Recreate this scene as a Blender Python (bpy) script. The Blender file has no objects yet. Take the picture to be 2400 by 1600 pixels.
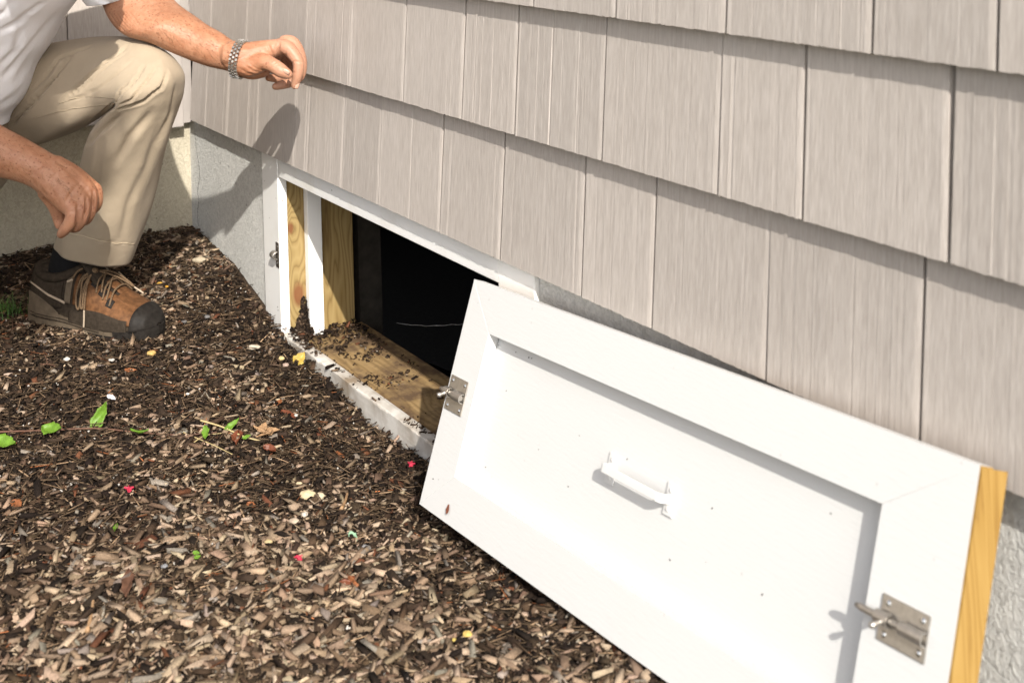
import bpy, bmesh, math, random
import numpy as np
from mathutils import Vector, Matrix

rng = np.random.default_rng(7)
random.seed(7)
S = bpy.context.scene
COL = S.collection

# ------------------------------------------------------------------ camera, sky, sun, exposure
F_PX, CY = 3000.0, -265.65            # focal length in pixels of the 2400 px wide photograph; principal row (shifted lens)
YAW, PITCH, ROLL = 2.565770, 0.014378, -0.025065
CAM = np.array([2.765145, -0.929001, 0.537947])
_f = np.array([math.cos(YAW) * math.cos(PITCH), math.sin(YAW) * math.cos(PITCH), -math.sin(PITCH)])
_r = np.array([math.sin(YAW), -math.cos(YAW), 0.0])
_u = np.cross(_r, _f)
_c, _s = math.cos(ROLL), math.sin(ROLL)
ROT = np.array([_c * _r + _s * _u, -_s * _r + _c * _u, _f])

cd = bpy.data.cameras.new('camera')
cam = bpy.data.objects.new('camera', cd)
COL.objects.link(cam)
cd.sensor_width = 36.0
cd.lens = 36.0 * F_PX / 2400.0
cd.shift_y = -(800.0 - CY) / 2400.0
cd.clip_start, cd.clip_end = 0.05, 400.0
M = Matrix.Identity(4)
for i in range(3):
    M[i][0], M[i][1], M[i][2], M[i][3] = ROT[0][i], ROT[1][i], -ROT[2][i], CAM[i]
cam.matrix_world = M
cd.dof.use_dof = True
cd.dof.focus_distance = 2.1
cd.dof.aperture_fstop = 8.0
S.camera = cam

SUN_L = Vector((-0.768, 0.258, -0.587)).normalized()     # direction the sunlight travels
W = bpy.data.worlds.new('World')
S.world = W
W.use_nodes = True
wn = W.node_tree
sky = wn.nodes.new('ShaderNodeTexSky')
sky.sky_type = 'NISHITA'
sky.sun_disc = False
sky.sun_elevation = math.asin(-SUN_L.z)
sky.sun_rotation = math.atan2(-SUN_L.x, -SUN_L.y)
sky.dust_density = 2.0
bg = wn.nodes['Background']
bg.inputs['Strength'].default_value = 0.165
hz = wn.nodes.new('ShaderNodeHueSaturation')        # milky summer haze: paler blue all round
hz.inputs['Saturation'].default_value = 0.5
wn.links.new(sky.outputs[0], hz.inputs['Color'])
wn.links.new(hz.outputs[0], bg.inputs['Color'])
sd = bpy.data.lights.new('sun', 'SUN')
sd.energy = 3.9
sd.angle = math.radians(0.6)
sd.color = (1.0, 0.95, 0.87)
sun = bpy.data.objects.new('sun', sd)
COL.objects.link(sun)
sun.rotation_euler = SUN_L.to_track_quat('-Z', 'Y').to_euler()
sun.location = (6, -3, 5)
S.view_settings.view_transform = 'Standard'
S.view_settings.look = 'None'
S.view_settings.gamma = 1.0
S.view_settings.exposure = 0.80
S.render.engine = 'CYCLES'
S.cycles.max_bounces = 8

# ------------------------------------------------------------------ points in the place from points of the photograph
def ray(px, py):
    return ROT.T @ np.array([(px - 1200.0) / F_PX, (CY - py) / F_PX, 1.0])
def at(px, py, depth):
    return CAM + ray(px, py) * depth
def on(axis, val, px, py):
    d = ray(px, py)
    return CAM + d * ((val - CAM[axis]) / d[axis])
def project(P):
    d = (np.asarray(P, float) - CAM) @ ROT.T
    return np.stack([1200 + F_PX * d[..., 0] / d[..., 2], CY - F_PX * d[..., 1] / d[..., 2]], -1)
def wall_x(px, z, y=0.0):             # x on the wall line (y, z) that lies on photo column px
    lo, hi = -3.0, 2.55
    for _ in range(50):
        m = (lo + hi) / 2
        if project((m, y, z))[0] < px: lo = m
        else: hi = m
    return lo

# ------------------------------------------------------------------ ground height
_hx = np.array([-3, -0.05, 0.2, 0.39, 0.5, 0.7, 0.87, 1.05, 1.27, 1.5, 1.75, 2.2, 4])
_hw = np.array([-.25, -.252, -.272, -.317, -.343, -.366, -.382, -.376, -.352, -.315, -.282, -.26, -.26])
_hm = np.array([-.245, -.245, -.255, -.262, -.27, -.29, -.305, -.32, -.328, -.312, -.288, -.27, -.27])
def sstep(t):
    t = np.clip(t, 0, 1)
    return t * t * (3 - 2 * t)
def bumps(x, y, k):
    return (np.sin(7.1 * k * x + 1.3 * np.sin(5.3 * k * y)) * np.cos(6.3 * k * y + 1.7 * np.sin(4.1 * k * x + .6)))
def height(x, y):
    x = np.asarray(x, float); y = np.asarray(y, float)
    hw = np.interp(x, _hx, _hw); hm = np.interp(x, _hx, _hm)
    t = sstep((-y - 0.02) / 0.26)
    h = hw * (1 - t) + hm * t
    t2 = sstep((-y - 0.30) / 0.4)
    h = h * (1 - t2) - 0.295 * t2
    far = sstep((np.hypot(x - 1, y) - 2.0) / 3.0)
    a = (1 - far)
    return h + a * (.004 * bumps(x, y, 1.2) + .0022 * bumps(x + 3, y + 1, 3.3)) - .03 * far
def hit(px, py, lift=0.0):            # where the ray of a photo point meets the ground
    d = ray(px, py); t = 0.5
    lo, hi = 0.3, 6.0
    for _ in range(60):
        m = (lo + hi) / 2
        p = CAM + d * m
        if p[2] - height(p[0], p[1]) > lift: lo = m
        else: hi = m
    p = CAM + d * lo
    return p

# ------------------------------------------------------------------ objects
def tag(o, label=None, cat=None, group=None, kind=None):
    if label: o['label'] = label
    if cat: o['category'] = cat
    if group: o['group'] = group
    if kind: o['kind'] = kind
    return o
def empty(name, loc=(0, 0, 0)):
    o = bpy.data.objects.new(name, None)
    COL.objects.link(o)
    o.location = loc
    o.empty_display_size = 0.1
    return o
def mesh_obj(name, V, Fc, mat, parent=None, smooth=False, recalc=True, mats=None):
    me = bpy.data.meshes.new(name)
    me.from_pydata([tuple(map(float, v)) for v in V], [], [tuple(int(i) for i in f) for f in Fc])
    if recalc:
        bm = bmesh.new(); bm.from_mesh(me)
        bmesh.ops.recalc_face_normals(bm, faces=bm.faces[:])
        bm.to_mesh(me); bm.free()
    if mats:
        for m in mats: me.materials.append(m)
    elif mat: me.materials.append(mat)
    if smooth:
        me.polygons.foreach_set('use_smooth', [True] * len(me.polygons))
    me.update()
    o = bpy.data.objects.new(name, me)
    COL.objects.link(o)
    if parent: child(o, parent)
    return o
def child(o, parent):
    o.parent = parent
    bpy.context.view_layer.update()
    o.matrix_parent_inverse = parent.matrix_world.inverted()
    return o
def bevel(o, w=.001, seg=2):
    m = o.modifiers.new('bevel', 'BEVEL'); m.width = w; m.segments = seg; m.limit_method = 'ANGLE'
    m.angle_limit = math.radians(40)
    return o
def box_vf(x0, x1, y0, y1, z0, z1):
    V = [(x, y, z) for z in (z0, z1) for y in (y0, y1) for x in (x0, x1)]
    Fc = [(0, 2, 3, 1), (4, 5, 7, 6), (0, 1, 5, 4), (2, 6, 7, 3), (0, 4, 6, 2), (1, 3, 7, 5)]
    return V, Fc
def box(name, x0, x1, y0, y1, z0, z1, mat, parent=None, bw=0):
    V, Fc = box_vf(x0, x1, y0, y1, z0, z1)
    o = mesh_obj(name, V, Fc, mat, parent)
    if bw: bevel(o, bw)
    return o
class MB:
    def __init__(s): s.V = []; s.F = []
    def add(s, V, Fc):
        n = len(s.V); s.V += [tuple(map(float, v)) for v in V]; s.F += [tuple(int(i) + n for i in f) for f in Fc]; return s
    def box(s, *a): return s.add(*box_vf(*a))
    def build(s, name, mat, parent=None, smooth=False, recalc=True): return mesh_obj(name, s.V, s.F, mat, parent, smooth, recalc)
def frames(pts):
    pts = np.asarray(pts, float); n = len(pts)
    T = np.gradient(pts, axis=0); T /= np.linalg.norm(T, axis=1)[:, None] + 1e-12
    up = np.array([0, 0, 1.0]) if abs(T[0][2]) < .9 else np.array([1.0, 0, 0])
    A = np.zeros_like(pts); B = np.zeros_like(pts)
    a = up - T[0] * (up @ T[0]); a /= np.linalg.norm(a)
    for i in range(n):
        a = a - T[i] * (a @ T[i]); a /= np.linalg.norm(a) + 1e-12
        A[i] = a; B[i] = np.cross(T[i], a)
    return T, A, B
def tube_vf(pts, r, n=8, flat=1.0):
    pts = np.asarray(pts, float); T, A, B = frames(pts)
    r = np.broadcast_to(np.asarray(r, float), (len(pts),))
    th = np.linspace(0, 2 * np.pi, n, endpoint=False)
    V = (pts[:, None] + r[:, None, None] * (A[:, None] * np.cos(th)[None, :, None] + flat * B[:, None] * np.sin(th)[None, :, None])).reshape(-1, 3)
    Fc = []
    for i in range(len(pts) - 1):
        for j in range(n):
            k = (j + 1) % n
            Fc.append((i * n + j, i * n + k, (i + 1) * n + k, (i + 1) * n + j))
    Fc.append(tuple(range(n))[::-1]); Fc.append(tuple((len(pts) - 1) * n + j for j in range(n)))
    return V, Fc
def catmull(P, n):
    P = np.asarray(P, float)
    d = np.linalg.norm(np.diff(P.reshape(len(P), -1)[:, :3], axis=0), axis=1); d = np.maximum(d, 1e-6) ** .5
    t = np.concatenate([[0], np.cumsum(d)]); q = np.linspace(0, t[-1], n)
    m = np.zeros_like(P)
    for i in range(len(P)):
        if i == 0: m[i] = (P[1] - P[0]) / (t[1] - t[0])
        elif i == len(P) - 1: m[i] = (P[-1] - P[-2]) / (t[-1] - t[-2])
        else:
            m[i] = ((P[i + 1] - P[i]) / (t[i + 1] - t[i]) * (t[i] - t[i - 1]) + (P[i] - P[i - 1]) / (t[i] - t[i - 1]) * (t[i + 1] - t[i])) / (t[i + 1] - t[i - 1])
    out = []
    for s in q:
        i = min(max(np.searchsorted(t, s) - 1, 0), len(P) - 2)
        h = t[i + 1] - t[i]; x = (s - t[i]) / h
        out.append(P[i] * (2 * x**3 - 3 * x * x + 1) + m[i] * h * (x**3 - 2 * x * x + x) + P[i + 1] * (-2 * x**3 + 3 * x * x) + m[i + 1] * h * (x**3 - x * x))
    return np.array(out)
FH = np.array([_f[0], _f[1], 0]); FH /= np.linalg.norm(FH)      # level direction away from the viewer
def loft_px(secs, n, m, flat=1.0, caps=True, power=2.0, vdir=None):
    """sections (outer_px, inner_px, depth[, flat]) -> round lofted tube through both outlines"""
    rows = []
    for s in secs:
        a = at(*s[0], s[2]); b = at(*s[1], s[2]); fl = s[3] if len(s) > 3 else flat
        rows.append(np.concatenate([(a + b) / 2, (a - b) / 2, [fl * np.linalg.norm(a - b) / 2]]))
    Rw = catmull(np.array(rows), n)
    th = np.linspace(0, 2 * np.pi, m, endpoint=False)
    ct, st = np.cos(th), np.sin(th)
    if power != 2.0:
        ct = np.sign(ct) * abs(ct) ** (2 / power); st = np.sign(st) * abs(st) ** (2 / power)
    vd = FH if vdir is None else vdir
    V = Rw[:, None, :3] + Rw[:, None, 3:6] * ct[None, :, None] + vd[None, None] * (Rw[:, None, 6:7] * st[None, :, None])
    Fc = [(i * m + j, i * m + (j + 1) % m, (i + 1) * m + (j + 1) % m, (i + 1) * m + j) for i in range(n - 1) for j in range(m)]
    if caps: Fc += [tuple(range(m))[::-1], tuple((n - 1) * m + j for j in range(m))]
    return V.reshape(-1, 3), Fc
def grid_normals(V, n, m):
    G = V.reshape(n, m, 3)
    du = np.roll(G, -1, 1) - np.roll(G, 1, 1); dv = np.gradient(G, axis=0)
    N = np.cross(du, dv); N /= np.linalg.norm(N, axis=2)[..., None] + 1e-12
    C = G.mean(1, keepdims=True)
    sg = np.sign(((G - C) * N).sum(2, keepdims=True)); sg[sg == 0] = 1
    return (N * sg).reshape(-1, 3)
def poly_dist(Q, line):
    line = np.asarray(line, float); best = np.full(len(Q), 1e9); tb = np.zeros(len(Q))
    L = np.concatenate([[0], np.cumsum(np.linalg.norm(np.diff(line, axis=0), axis=1))])
    for i in range(len(line) - 1):
        a, b = line[i], line[i + 1]; d = b - a; l2 = d @ d
        t = np.clip(((Q - a) @ d) / l2, 0, 1)
        dist = np.linalg.norm(Q - (a + t[:, None] * d), axis=1)
        k = dist < best; best[k] = dist[k]; tb[k] = (L[i] + t[k] * math.sqrt(l2)) / L[-1]
    return best, tb
def folds(V, N, lines):
    """press cloth folds (outline traced as polylines, width px, depth m) into the near side of a surface"""
    Q = project(V); face = np.clip(-(N @ _f) * 2.5, 0, 1)
    D = np.zeros(len(V))
    for line, w, amp in lines:
        d, t = poly_dist(Q, line); x = d / w
        D += -amp * (1 - .55 * x * x) * np.exp(-x * x / 2) * np.sin(np.pi * np.clip(t, .02, .98)) ** .5
    return V + N * (D * face)[:, None]

# ------------------------------------------------------------------ materials
def newmat(name):
    m = bpy.data.materials.new(name); m.use_nodes = True
    nt = m.node_tree
    return m, nt, nt.nodes['Principled BSDF']
def nd(nt, t, ins=None, **kw):
    n = nt.nodes.new(t)
    for k, v in kw.items(): setattr(n, k, v)
    for k, v in (ins or {}).items():
        if isinstance(v, bpy.types.NodeSocket): nt.links.new(v, n.inputs[k])
        else: n.inputs[k].default_value = v
    return n
def pos(nt): return nt.nodes.new('ShaderNodeNewGeometry').outputs['Position']
def scaled(nt, v, sc, off=(0, 0, 0)):
    return nd(nt, 'ShaderNodeMapping', {'Vector': v, 'Scale': sc, 'Location': off}).outputs[0]
def noise(nt, v, scale, detail=3, rough=.55, dist=0.):
    return nd(nt, 'ShaderNodeTexNoise', {'Vector': v, 'Scale': scale, 'Detail': detail, 'Roughness': rough, 'Distortion': dist}).outputs['Fac']
def ramp(nt, f, stops):
    n = nd(nt, 'ShaderNodeValToRGB', {'Fac': f}); e = n.color_ramp.elements
    while len(e) < len(stops): e.new(.5)
    for i, (p, c) in enumerate(stops):
        e[i].position = p; e[i].color = (c, c, c, 1) if isinstance(c, (int, float)) else (*c, 1)
    return n.outputs['Color']
def mix(nt, f, a, b, mode='MIX'):
    n = nd(nt, 'ShaderNodeMix', data_type='RGBA', blend_type=mode)
    for k, v in ((0, f), (6, a), (7, b)):
        if isinstance(v, bpy.types.NodeSocket): nt.links.new(v, n.inputs[k])
        else: n.inputs[k].default_value = v if k == 0 else (*v, 1)
    return n.outputs[2]
def math_(nt, op, a, b=0.):
    n = nd(nt, 'ShaderNodeMath', operation=op)
    for i, v in enumerate((a, b)):
        if isinstance(v, bpy.types.NodeSocket): nt.links.new(v, n.inputs[i])
        else: n.inputs[i].default_value = v
    return n.outputs[0]
def bump(nt, bs, h, strength, dist, prev=None):
    n = nd(nt, 'ShaderNodeBump', {'Height': h, 'Strength': strength, 'Distance': dist})
    if prev: nt.links.new(prev, n.inputs['Normal'])
    nt.links.new(n.outputs[0], bs.inputs['Normal'])
    return n.outputs[0]
def setc(nt, bs, c, rough=.6, spec=.3):
    if isinstance(c, bpy.types.NodeSocket): nt.links.new(c, bs.inputs['Base Color'])
    else: bs.inputs['Base Color'].default_value = (*c, 1)
    if isinstance(rough, bpy.types.NodeSocket): nt.links.new(rough, bs.inputs['Roughness'])
    else: bs.inputs['Roughness'].default_value = rough
    bs.inputs['Specular IOR Level'].default_value = spec

def m_siding(name, along):
    m, nt, b = newmat(name)
    p = pos(nt); oi = nt.nodes.new('ShaderNodeObjectInfo')
    off = nd(nt, 'ShaderNodeVectorMath', {0: p}, operation='ADD')
    cmb = nd(nt, 'ShaderNodeCombineXYZ', {'Z': math_(nt, 'MULTIPLY', oi.outputs['Random'], 9.0)})
    nt.links.new(cmb.outputs[0], off.inputs[1])
    sc1 = (420, 420, 6); sc2 = (800, 800, 16)
    f1 = noise(nt, scaled(nt, off.outputs[0], sc1), 1.0, 4, .6, .3)
    f2 = noise(nt, scaled(nt, off.outputs[0], sc2), 1.0, 2, .5)
    f = math_(nt, 'ADD', math_(nt, 'MULTIPLY', f1, .7), math_(nt, 'MULTIPLY', f2, .3))
    c = ramp(nt, f, [(.36, (.335, .297, .265)), (.5, (.40, .358, .323)), (.62, (.462, .418, .382))])
    big = noise(nt, scaled(nt, p, (3, 3, 2)), 2.0, 2)
    c = mix(nt, .28, c, ramp(nt, big, [(.3, (.385, .343, .308)), (.7, (.43, .388, .352))]))
    tint = ramp(nt, oi.outputs['Random'], [(0, .93), (1, 1.05)])
    c = mix(nt, 1.0, c, tint, 'MULTIPLY')
    setc(nt, b, c, .62, .25)
    bump(nt, b, f, .6, .0008)
    return m
def m_stucco(name, c0, c1, c2, sc=1.0):
    m, nt, b = newmat(name)
    p = pos(nt)
    q = scaled(nt, p, (1.0, 1.0, .55))
    s1 = noise(nt, scaled(nt, q, (125 * sc, 125 * sc, 190 * sc)), 1.0, 4, .65, 1.6)
    s2 = noise(nt, q, 330 * sc, 2, .5)
    big = noise(nt, p, 5.0, 4, .6)
    c = ramp(nt, big, [(.32, c0), (.52, c1), (.7, c2)])
    c = mix(nt, .5, c, ramp(nt, s1, [(.36, tuple(x * .62 for x in c1)), (.62, tuple(min(1, x * 1.2) for x in c1))]))
    pit = ramp(nt, noise(nt, p, 75, 1, .4), [(.20, .55), (.24, 1.0)])
    c = mix(nt, 1.0, c, pit, 'MULTIPLY')
    setc(nt, b, c, .92, .1)
    n1 = bump(nt, b, s1, 1.0, .0028)
    bump(nt, b, s2, .5, .0008, n1)
    return m
def m_white(name, base=(.80, .79, .75), grain=(30, 30, 300), dirt=.5, b_s=.25, spots=60., lo=.55, stain=(.60, .54, .44)):
    m, nt, b = newmat(name)
    tc = nt.nodes.new('ShaderNodeTexCoord').outputs['Object']
    g = noise(nt, scaled(nt, tc, grain), 1.0, 3, .6)
    big = noise(nt, tc, 9.0, 4, .65)
    c = mix(nt, ramp(nt, big, [(lo, 0.0), (lo + .25, min(1., .6 * dirt))]), base, stain)
    sp = nd(nt, 'ShaderNodeTexVoronoi', {'Vector': tc, 'Scale': spots}).outputs['Distance']
    gate = noise(nt, tc, 23.0, 2)
    spot = math_(nt, 'MULTIPLY', ramp(nt, sp, [(.07, 1.0), (.11, 0.0)]), ramp(nt, gate, [(.57, 0.0), (.63, 1.0)]))
    c = mix(nt, math_(nt, 'MULTIPLY', spot, min(1., dirt * 2.)), c, (.12, .09, .06))
    setc(nt, b, c, .42, .4)
    n1 = bump(nt, b, g, b_s, .0006)
    bump(nt, b, noise(nt, tc, 260, 2), b_s * .6, .0005, n1)
    return m
def m_wood(name, along, across, knots=(), lo=(.20, .11, .035), mid=(.44, .27, .09), hi=(.62, .44, .19), freq=430., stretch=.16, dirt=0.):
    m, nt, b = newmat(name)
    p = pos(nt)
    sp = nd(nt, 'ShaderNodeSeparateXYZ', {'Vector': p})
    A, C = sp.outputs[along], sp.outputs[across]
    scl = [1.0, 1.0, 1.0]; scl['XYZ'.index(along)] = stretch
    q = scaled(nt, p, tuple(scl))
    w = noise(nt, q, 26.0, 2, .5)
    val = math_(nt, 'ADD', C, math_(nt, 'MULTIPLY', w, .085))
    kmask = None
    for (kp, rad) in knots:
        dv = nd(nt, 'ShaderNodeVectorMath', {0: scaled(nt, p, tuple(.55 if i == 'XYZ'.index(along) else 1. for i in range(3))), 1: tuple(k * (.55 if i == 'XYZ'.index(along) else 1.) for i, k in enumerate(kp))}, operation='DISTANCE').outputs['Value']
        e = math_(nt, 'POWER', 2.718, math_(nt, 'MULTIPLY', math_(nt, 'POWER', math_(nt, 'DIVIDE', dv, rad * 1.8), 2.0), -1.0))
        val = math_(nt, 'ADD', val, math_(nt, 'MULTIPLY', e, .05))
        k = ramp(nt, math_(nt, 'DIVIDE', dv, rad), [(.35, 1.0), (.75, 0.0)])
        kmask = k if kmask is None else math_(nt, 'MAXIMUM', kmask, k)
    fine = noise(nt, scaled(nt, p, tuple(8. if i == 'XYZ'.index(along) else 220. for i in range(3))), 1.0, 3)
    ring = math_(nt, 'FRACT', math_(nt, 'MULTIPLY', val, freq / 6.283))
    ring = math_(nt, 'ADD', ring, math_(nt, 'MULTIPLY', math_(nt, 'SUBTRACT', fine, .5), .5))
    c = ramp(nt, ring, [(.0, mid), (.35, hi), (.72, mid), (.9, lo), (1.0, mid)])
    c = mix(nt, .35, c, ramp(nt, noise(nt, q, 14., 3), [(.35, mid), (.65, hi)]))
    if kmask: c = mix(nt, math_(nt, 'MULTIPLY', kmask, .85), c, (.17, .06, .025))
    if dirt:
        c = mix(nt, math_(nt, 'MULTIPLY', ramp(nt, noise(nt, p, 16., 5, .7), [(.42, 0.0), (.60, 1.0)]), dirt), c, (.105, .066, .040))
    setc(nt, b, c, .7, .2)
    bump(nt, b, math_(nt, 'ADD', ring, fine), .35, .0006)
    return m
def m_plain(name, c, rough=.6, spec=.3, nz=0., nscale=60., var=.15, metal=0., bdist=.001):
    m, nt, b = newmat(name)
    tc = nt.nodes.new('ShaderNodeTexCoord').outputs['Object']
    f = noise(nt, tc, nscale, 4, .6)
    col = ramp(nt, f, [(.3, tuple(x * (1 - var) for x in c)), (.7, tuple(min(1, x * (1 + var)) for x in c))])
    setc(nt, b, col, rough, spec)
    b.inputs['Metallic'].default_value = metal
    if nz: bump(nt, b, f, nz, bdist)
    return m

M_SIDE = m_siding('painted_shingle', 'X')
M_STUC = m_stucco('grey_stucco', (.53, .53, .50), (.61, .605, .575), (.65, .64, .61))
M_STUCL = m_stucco('tan_stucco', (.36, .32, .24), (.44, .395, .305), (.50, .455, .36))
M_POST = m_plain('post_vinyl', (.36, .325, .30), .5, .3, .05, 30., .05)
M_DARK = m_plain('dark_gap', (.05, .042, .035), .95, .05)
M_WHITE = m_white('white_paint', base=(.83, .82, .795), grain=(300, 300, 30))
M_WHITEH = m_white('white_paint_boards', base=(.83, .82, .795), grain=(30, 300, 300), dirt=.7)
M_WHITES = m_white('weathered_sill_paint', base=(.64, .61, .56), grain=(24, 260, 260), dirt=1.6, b_s=1.0, spots=95., lo=.40, stain=(.25, .19, .13))
M_DOORW = m_white('white_door_paint', base=(.572, .57, .558), grain=(40, 260, 260), dirt=.10, b_s=.38, spots=60., lo=.50, stain=(.50, .47, .41))
kp1 = on(0, .467, 681, 535); kp2 = on(0, .467, 700, 690)
M_JAMB = m_wood('treated_jamb', 'Z', 'Y', [(kp1, .011), (kp2, .021)], lo=(.13, .075, .027), mid=(.25, .17, .065), hi=(.33, .24, .105), freq=520., dirt=.0)
M_SILL = m_wood('treated_sill', 'X', 'Y', [((.93, .12, -.357), .02)], lo=(.13, .08, .035), mid=(.235, .15, .065), hi=(.34, .235, .115), freq=360., dirt=.95)
M_RAW = m_wood('raw_pine', 'Z', 'Y', [], lo=(.20, .11, .028), mid=(.27, .16, .042), hi=(.33, .21, .065), freq=700., stretch=.06)
M_METAL = m_plain('zinc_steel', (.43, .40, .36), .34, .5, .06, 200., .12, .85, .0003)
M_METALD = m_plain('dark_steel', (.16, .145, .13), .36, .5, .06, 200., .2, .8, .0003)
M_SCREW = m_plain('bright_screw', (.72, .70, .66), .22, .5, 0, 90., .05, 1.0)
M_HANDLE = m_plain('white_enamel', (.60, .595, .58), .3, .5, 0, 30., .02)
M_PLASTIC = m_plain('black_plastic', (.012, .012, .013), .38, .4, .3, 12., .2, 0., .01)
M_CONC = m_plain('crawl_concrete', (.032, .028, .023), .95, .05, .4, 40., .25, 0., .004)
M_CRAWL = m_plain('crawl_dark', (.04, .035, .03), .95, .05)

def m_skin():
    m, nt, b = newmat('sun_tanned_skin')
    p = pos(nt)
    big = noise(nt, p, 24., 4, .6)
    c = ramp(nt, big, [(.3, (.29, .12, .06)), (.5, (.355, .165, .09)), (.72, (.41, .21, .125))])
    sp = nd(nt, 'ShaderNodeTexVoronoi', {'Vector': p, 'Scale': 170.}).outputs['Distance']
    gate = noise(nt, p, 60., 2)
    fr = math_(nt, 'MULTIPLY', ramp(nt, sp, [(.14, 1.0), (.36, 0.0)]), ramp(nt, gate, [(.44, 0.0), (.56, 1.0)]))
    c = mix(nt, .28, c, ramp(nt, noise(nt, p, 120., 4, .7), [(.35, (.23, .085, .04)), (.65, (.43, .23, .14))]))
    c = mix(nt, math_(nt, 'MULTIPLY', fr, .75), c, (.17, .055, .025))
    at_ = nd(nt, 'ShaderNodeAttribute', attribute_name='pale')
    c = mix(nt, math_(nt, 'MULTIPLY', at_.outputs['Fac'], .65), c, (.40, .215, .145))
    setc(nt, b, c, .48, .35)
    b.inputs['Subsurface Weight'].default_value = .12
    b.inputs['Subsurface Radius'].default_value = (.9, .35, .2)
    b.inputs['Subsurface Scale'].default_value = .004
    n1 = bump(nt, b, noise(nt, p, 420., 3), .35, .0007)
    bump(nt, b, noise(nt, scaled(nt, p, (1, 1, 2.2)), 130., 3, .6, .8), .35, .0012, n1)
    return m
M_SKIN = m_skin()
M_NAIL = m_plain('fingernail', (.50, .30, .22), .35, .4)
def m_cloth(name, c, weave=900., big=12., var=.08, rough=.85):
    m, nt, b = newmat(name)
    p = pos(nt)
    f = noise(nt, p, big, 4, .6)
    col = ramp(nt, f, [(.3, tuple(x * (1 - var) for x in c)), (.7, tuple(min(1, x * (1 + var)) for x in c))])
    setc(nt, b, col, rough, .15)
    b.inputs['Sheen Weight'].default_value = .08 if c[0] > .05 else 0.0
    n1 = bump(nt, b, noise(nt, p, weave, 2), .25, .0004)
    bump(nt, b, noise(nt, p, 55., 3, .6, .6), .35, .0025, n1)
    return m
M_KHAKI = m_cloth('khaki_twill', (.325, .262, .188))
M_SHIRT = m_cloth('white_cotton', (.83, .82, .85), 700., 20., .02)
M_SOCK = m_cloth('black_knit', (.008, .008, .009), 500., 20., .2)
M_LEATH = m_plain('brown_leather', (.110, .050, .021), .6, .18, .55, 95., .45, 0., .0014)
M_FABR = m_plain('dark_shoe_fabric', (.034, .026, .019), .9, .06, .5, 160., .3)
M_RUBB = m_plain('black_rubber', (.017, .0145, .0125), .6, .12, .4, 130., .35)
M_MIDS = m_plain('taupe_midsole', (.10, .076, .052), .75, .2, .4, 70., .25)
M_LACE = m_plain('brown_lace', (.13, .085, .05), .85, .1, .5, 800., .65)
M_LACEP = m_plain('pale_lace_tip', (.34, .27, .20), .6, .2)
M_SEAM = m_cloth('khaki_thread', (.42, .34, .24))
def m_ground():
    m, nt, b = newmat('dark_soil')
    p = pos(nt)
    f = noise(nt, p, 120., 5, .7)
    c = ramp(nt, f, [(.3, (.018, .012, .008)), (.55, (.042, .029, .02)), (.75, (.085, .06, .04))])
    d = nd(nt, 'ShaderNodeVectorMath', {0: scaled(nt, p, (.45, 1, 0))}, operation='LENGTH').outputs['Value']
    lawn = ramp(nt, math_(nt, 'ADD', d, math_(nt, 'MULTIPLY', noise(nt, p, 3., 3), .2)), [(0., 0.), (1., 1.)])
    g = ramp(nt, noise(nt, p, 40., 4), [(.3, (.03, .05, .012)), (.7, (.075, .11, .03))])
    sel = nd(nt, 'ShaderNodeMapRange', {'Value': d, 'From Min': 2.4, 'From Max': 2.6}).outputs[0]
    c = mix(nt, sel, c, g)
    setc(nt, b, c, .95, .1)
    bump(nt, b, f, .9, .006)
    return m
M_SOIL = m_ground()
def m_attr(name, rough=.85, nz=.5, spec=.15):
    m, nt, b = newmat(name)
    a = nd(nt, 'ShaderNodeAttribute', attribute_name='tint')
    p = pos(nt)
    f = noise(nt, p, 500., 3)
    c = mix(nt, 1.0, a.outputs['Color'], ramp(nt, f, [(.3, .72), (.7, 1.22)]), 'MULTIPLY')
    setc(nt, b, c, rough, spec)
    bump(nt, b, f, nz, .0012)
    return m
M_CHIP = m_attr('wood_mulch')
# ------------------------------------------------------------------ ground sheet
def build_ground():
    xs = np.concatenate([[-.06], np.linspace(-.02, 2.6, 190), [2.8, 3.2, 4, 5.5, 8, 14, 30, 70]])
    ys = np.concatenate([[.10, .02], np.linspace(0, -1.3, 100), [-1.5, -1.8, -2.3, -3, -4.5, -8, -16, -40, -80]])
    X, Y = np.meshgrid(xs, ys)
    inside = (X > .40) & (X < 1.34) & (Y > .012)
    Z = height(X, Y) + np.where((Y > -1.3) & (X < 2.6), rng.normal(0, .0012, X.shape), 0)
    Z = np.where(inside, -.47, Z)
    V = np.stack([X, Y, Z], -1).reshape(-1, 3); n = len(xs)
    Fc = [(i * n + j, i * n + j + 1, (i + 1) * n + j + 1, (i + 1) * n + j) for i in range(len(ys) - 1) for j in range(n - 1)]
    o = mesh_obj('ground', V, Fc, M_SOIL, None, True, False)
    o.data.flip_normals()
    tag(o, kind='structure')
build_ground()

# ------------------------------------------------------------------ house
house = empty('house', (-.05, .02, -.3))
tag(house, 'house with taupe shingle siding over a low stucco foundation', 'house')
E_ = 0.1795            # course exposure
TILT = 0.0133
YF = 0.018             # foundation face
BUTT = 0.0105

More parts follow.
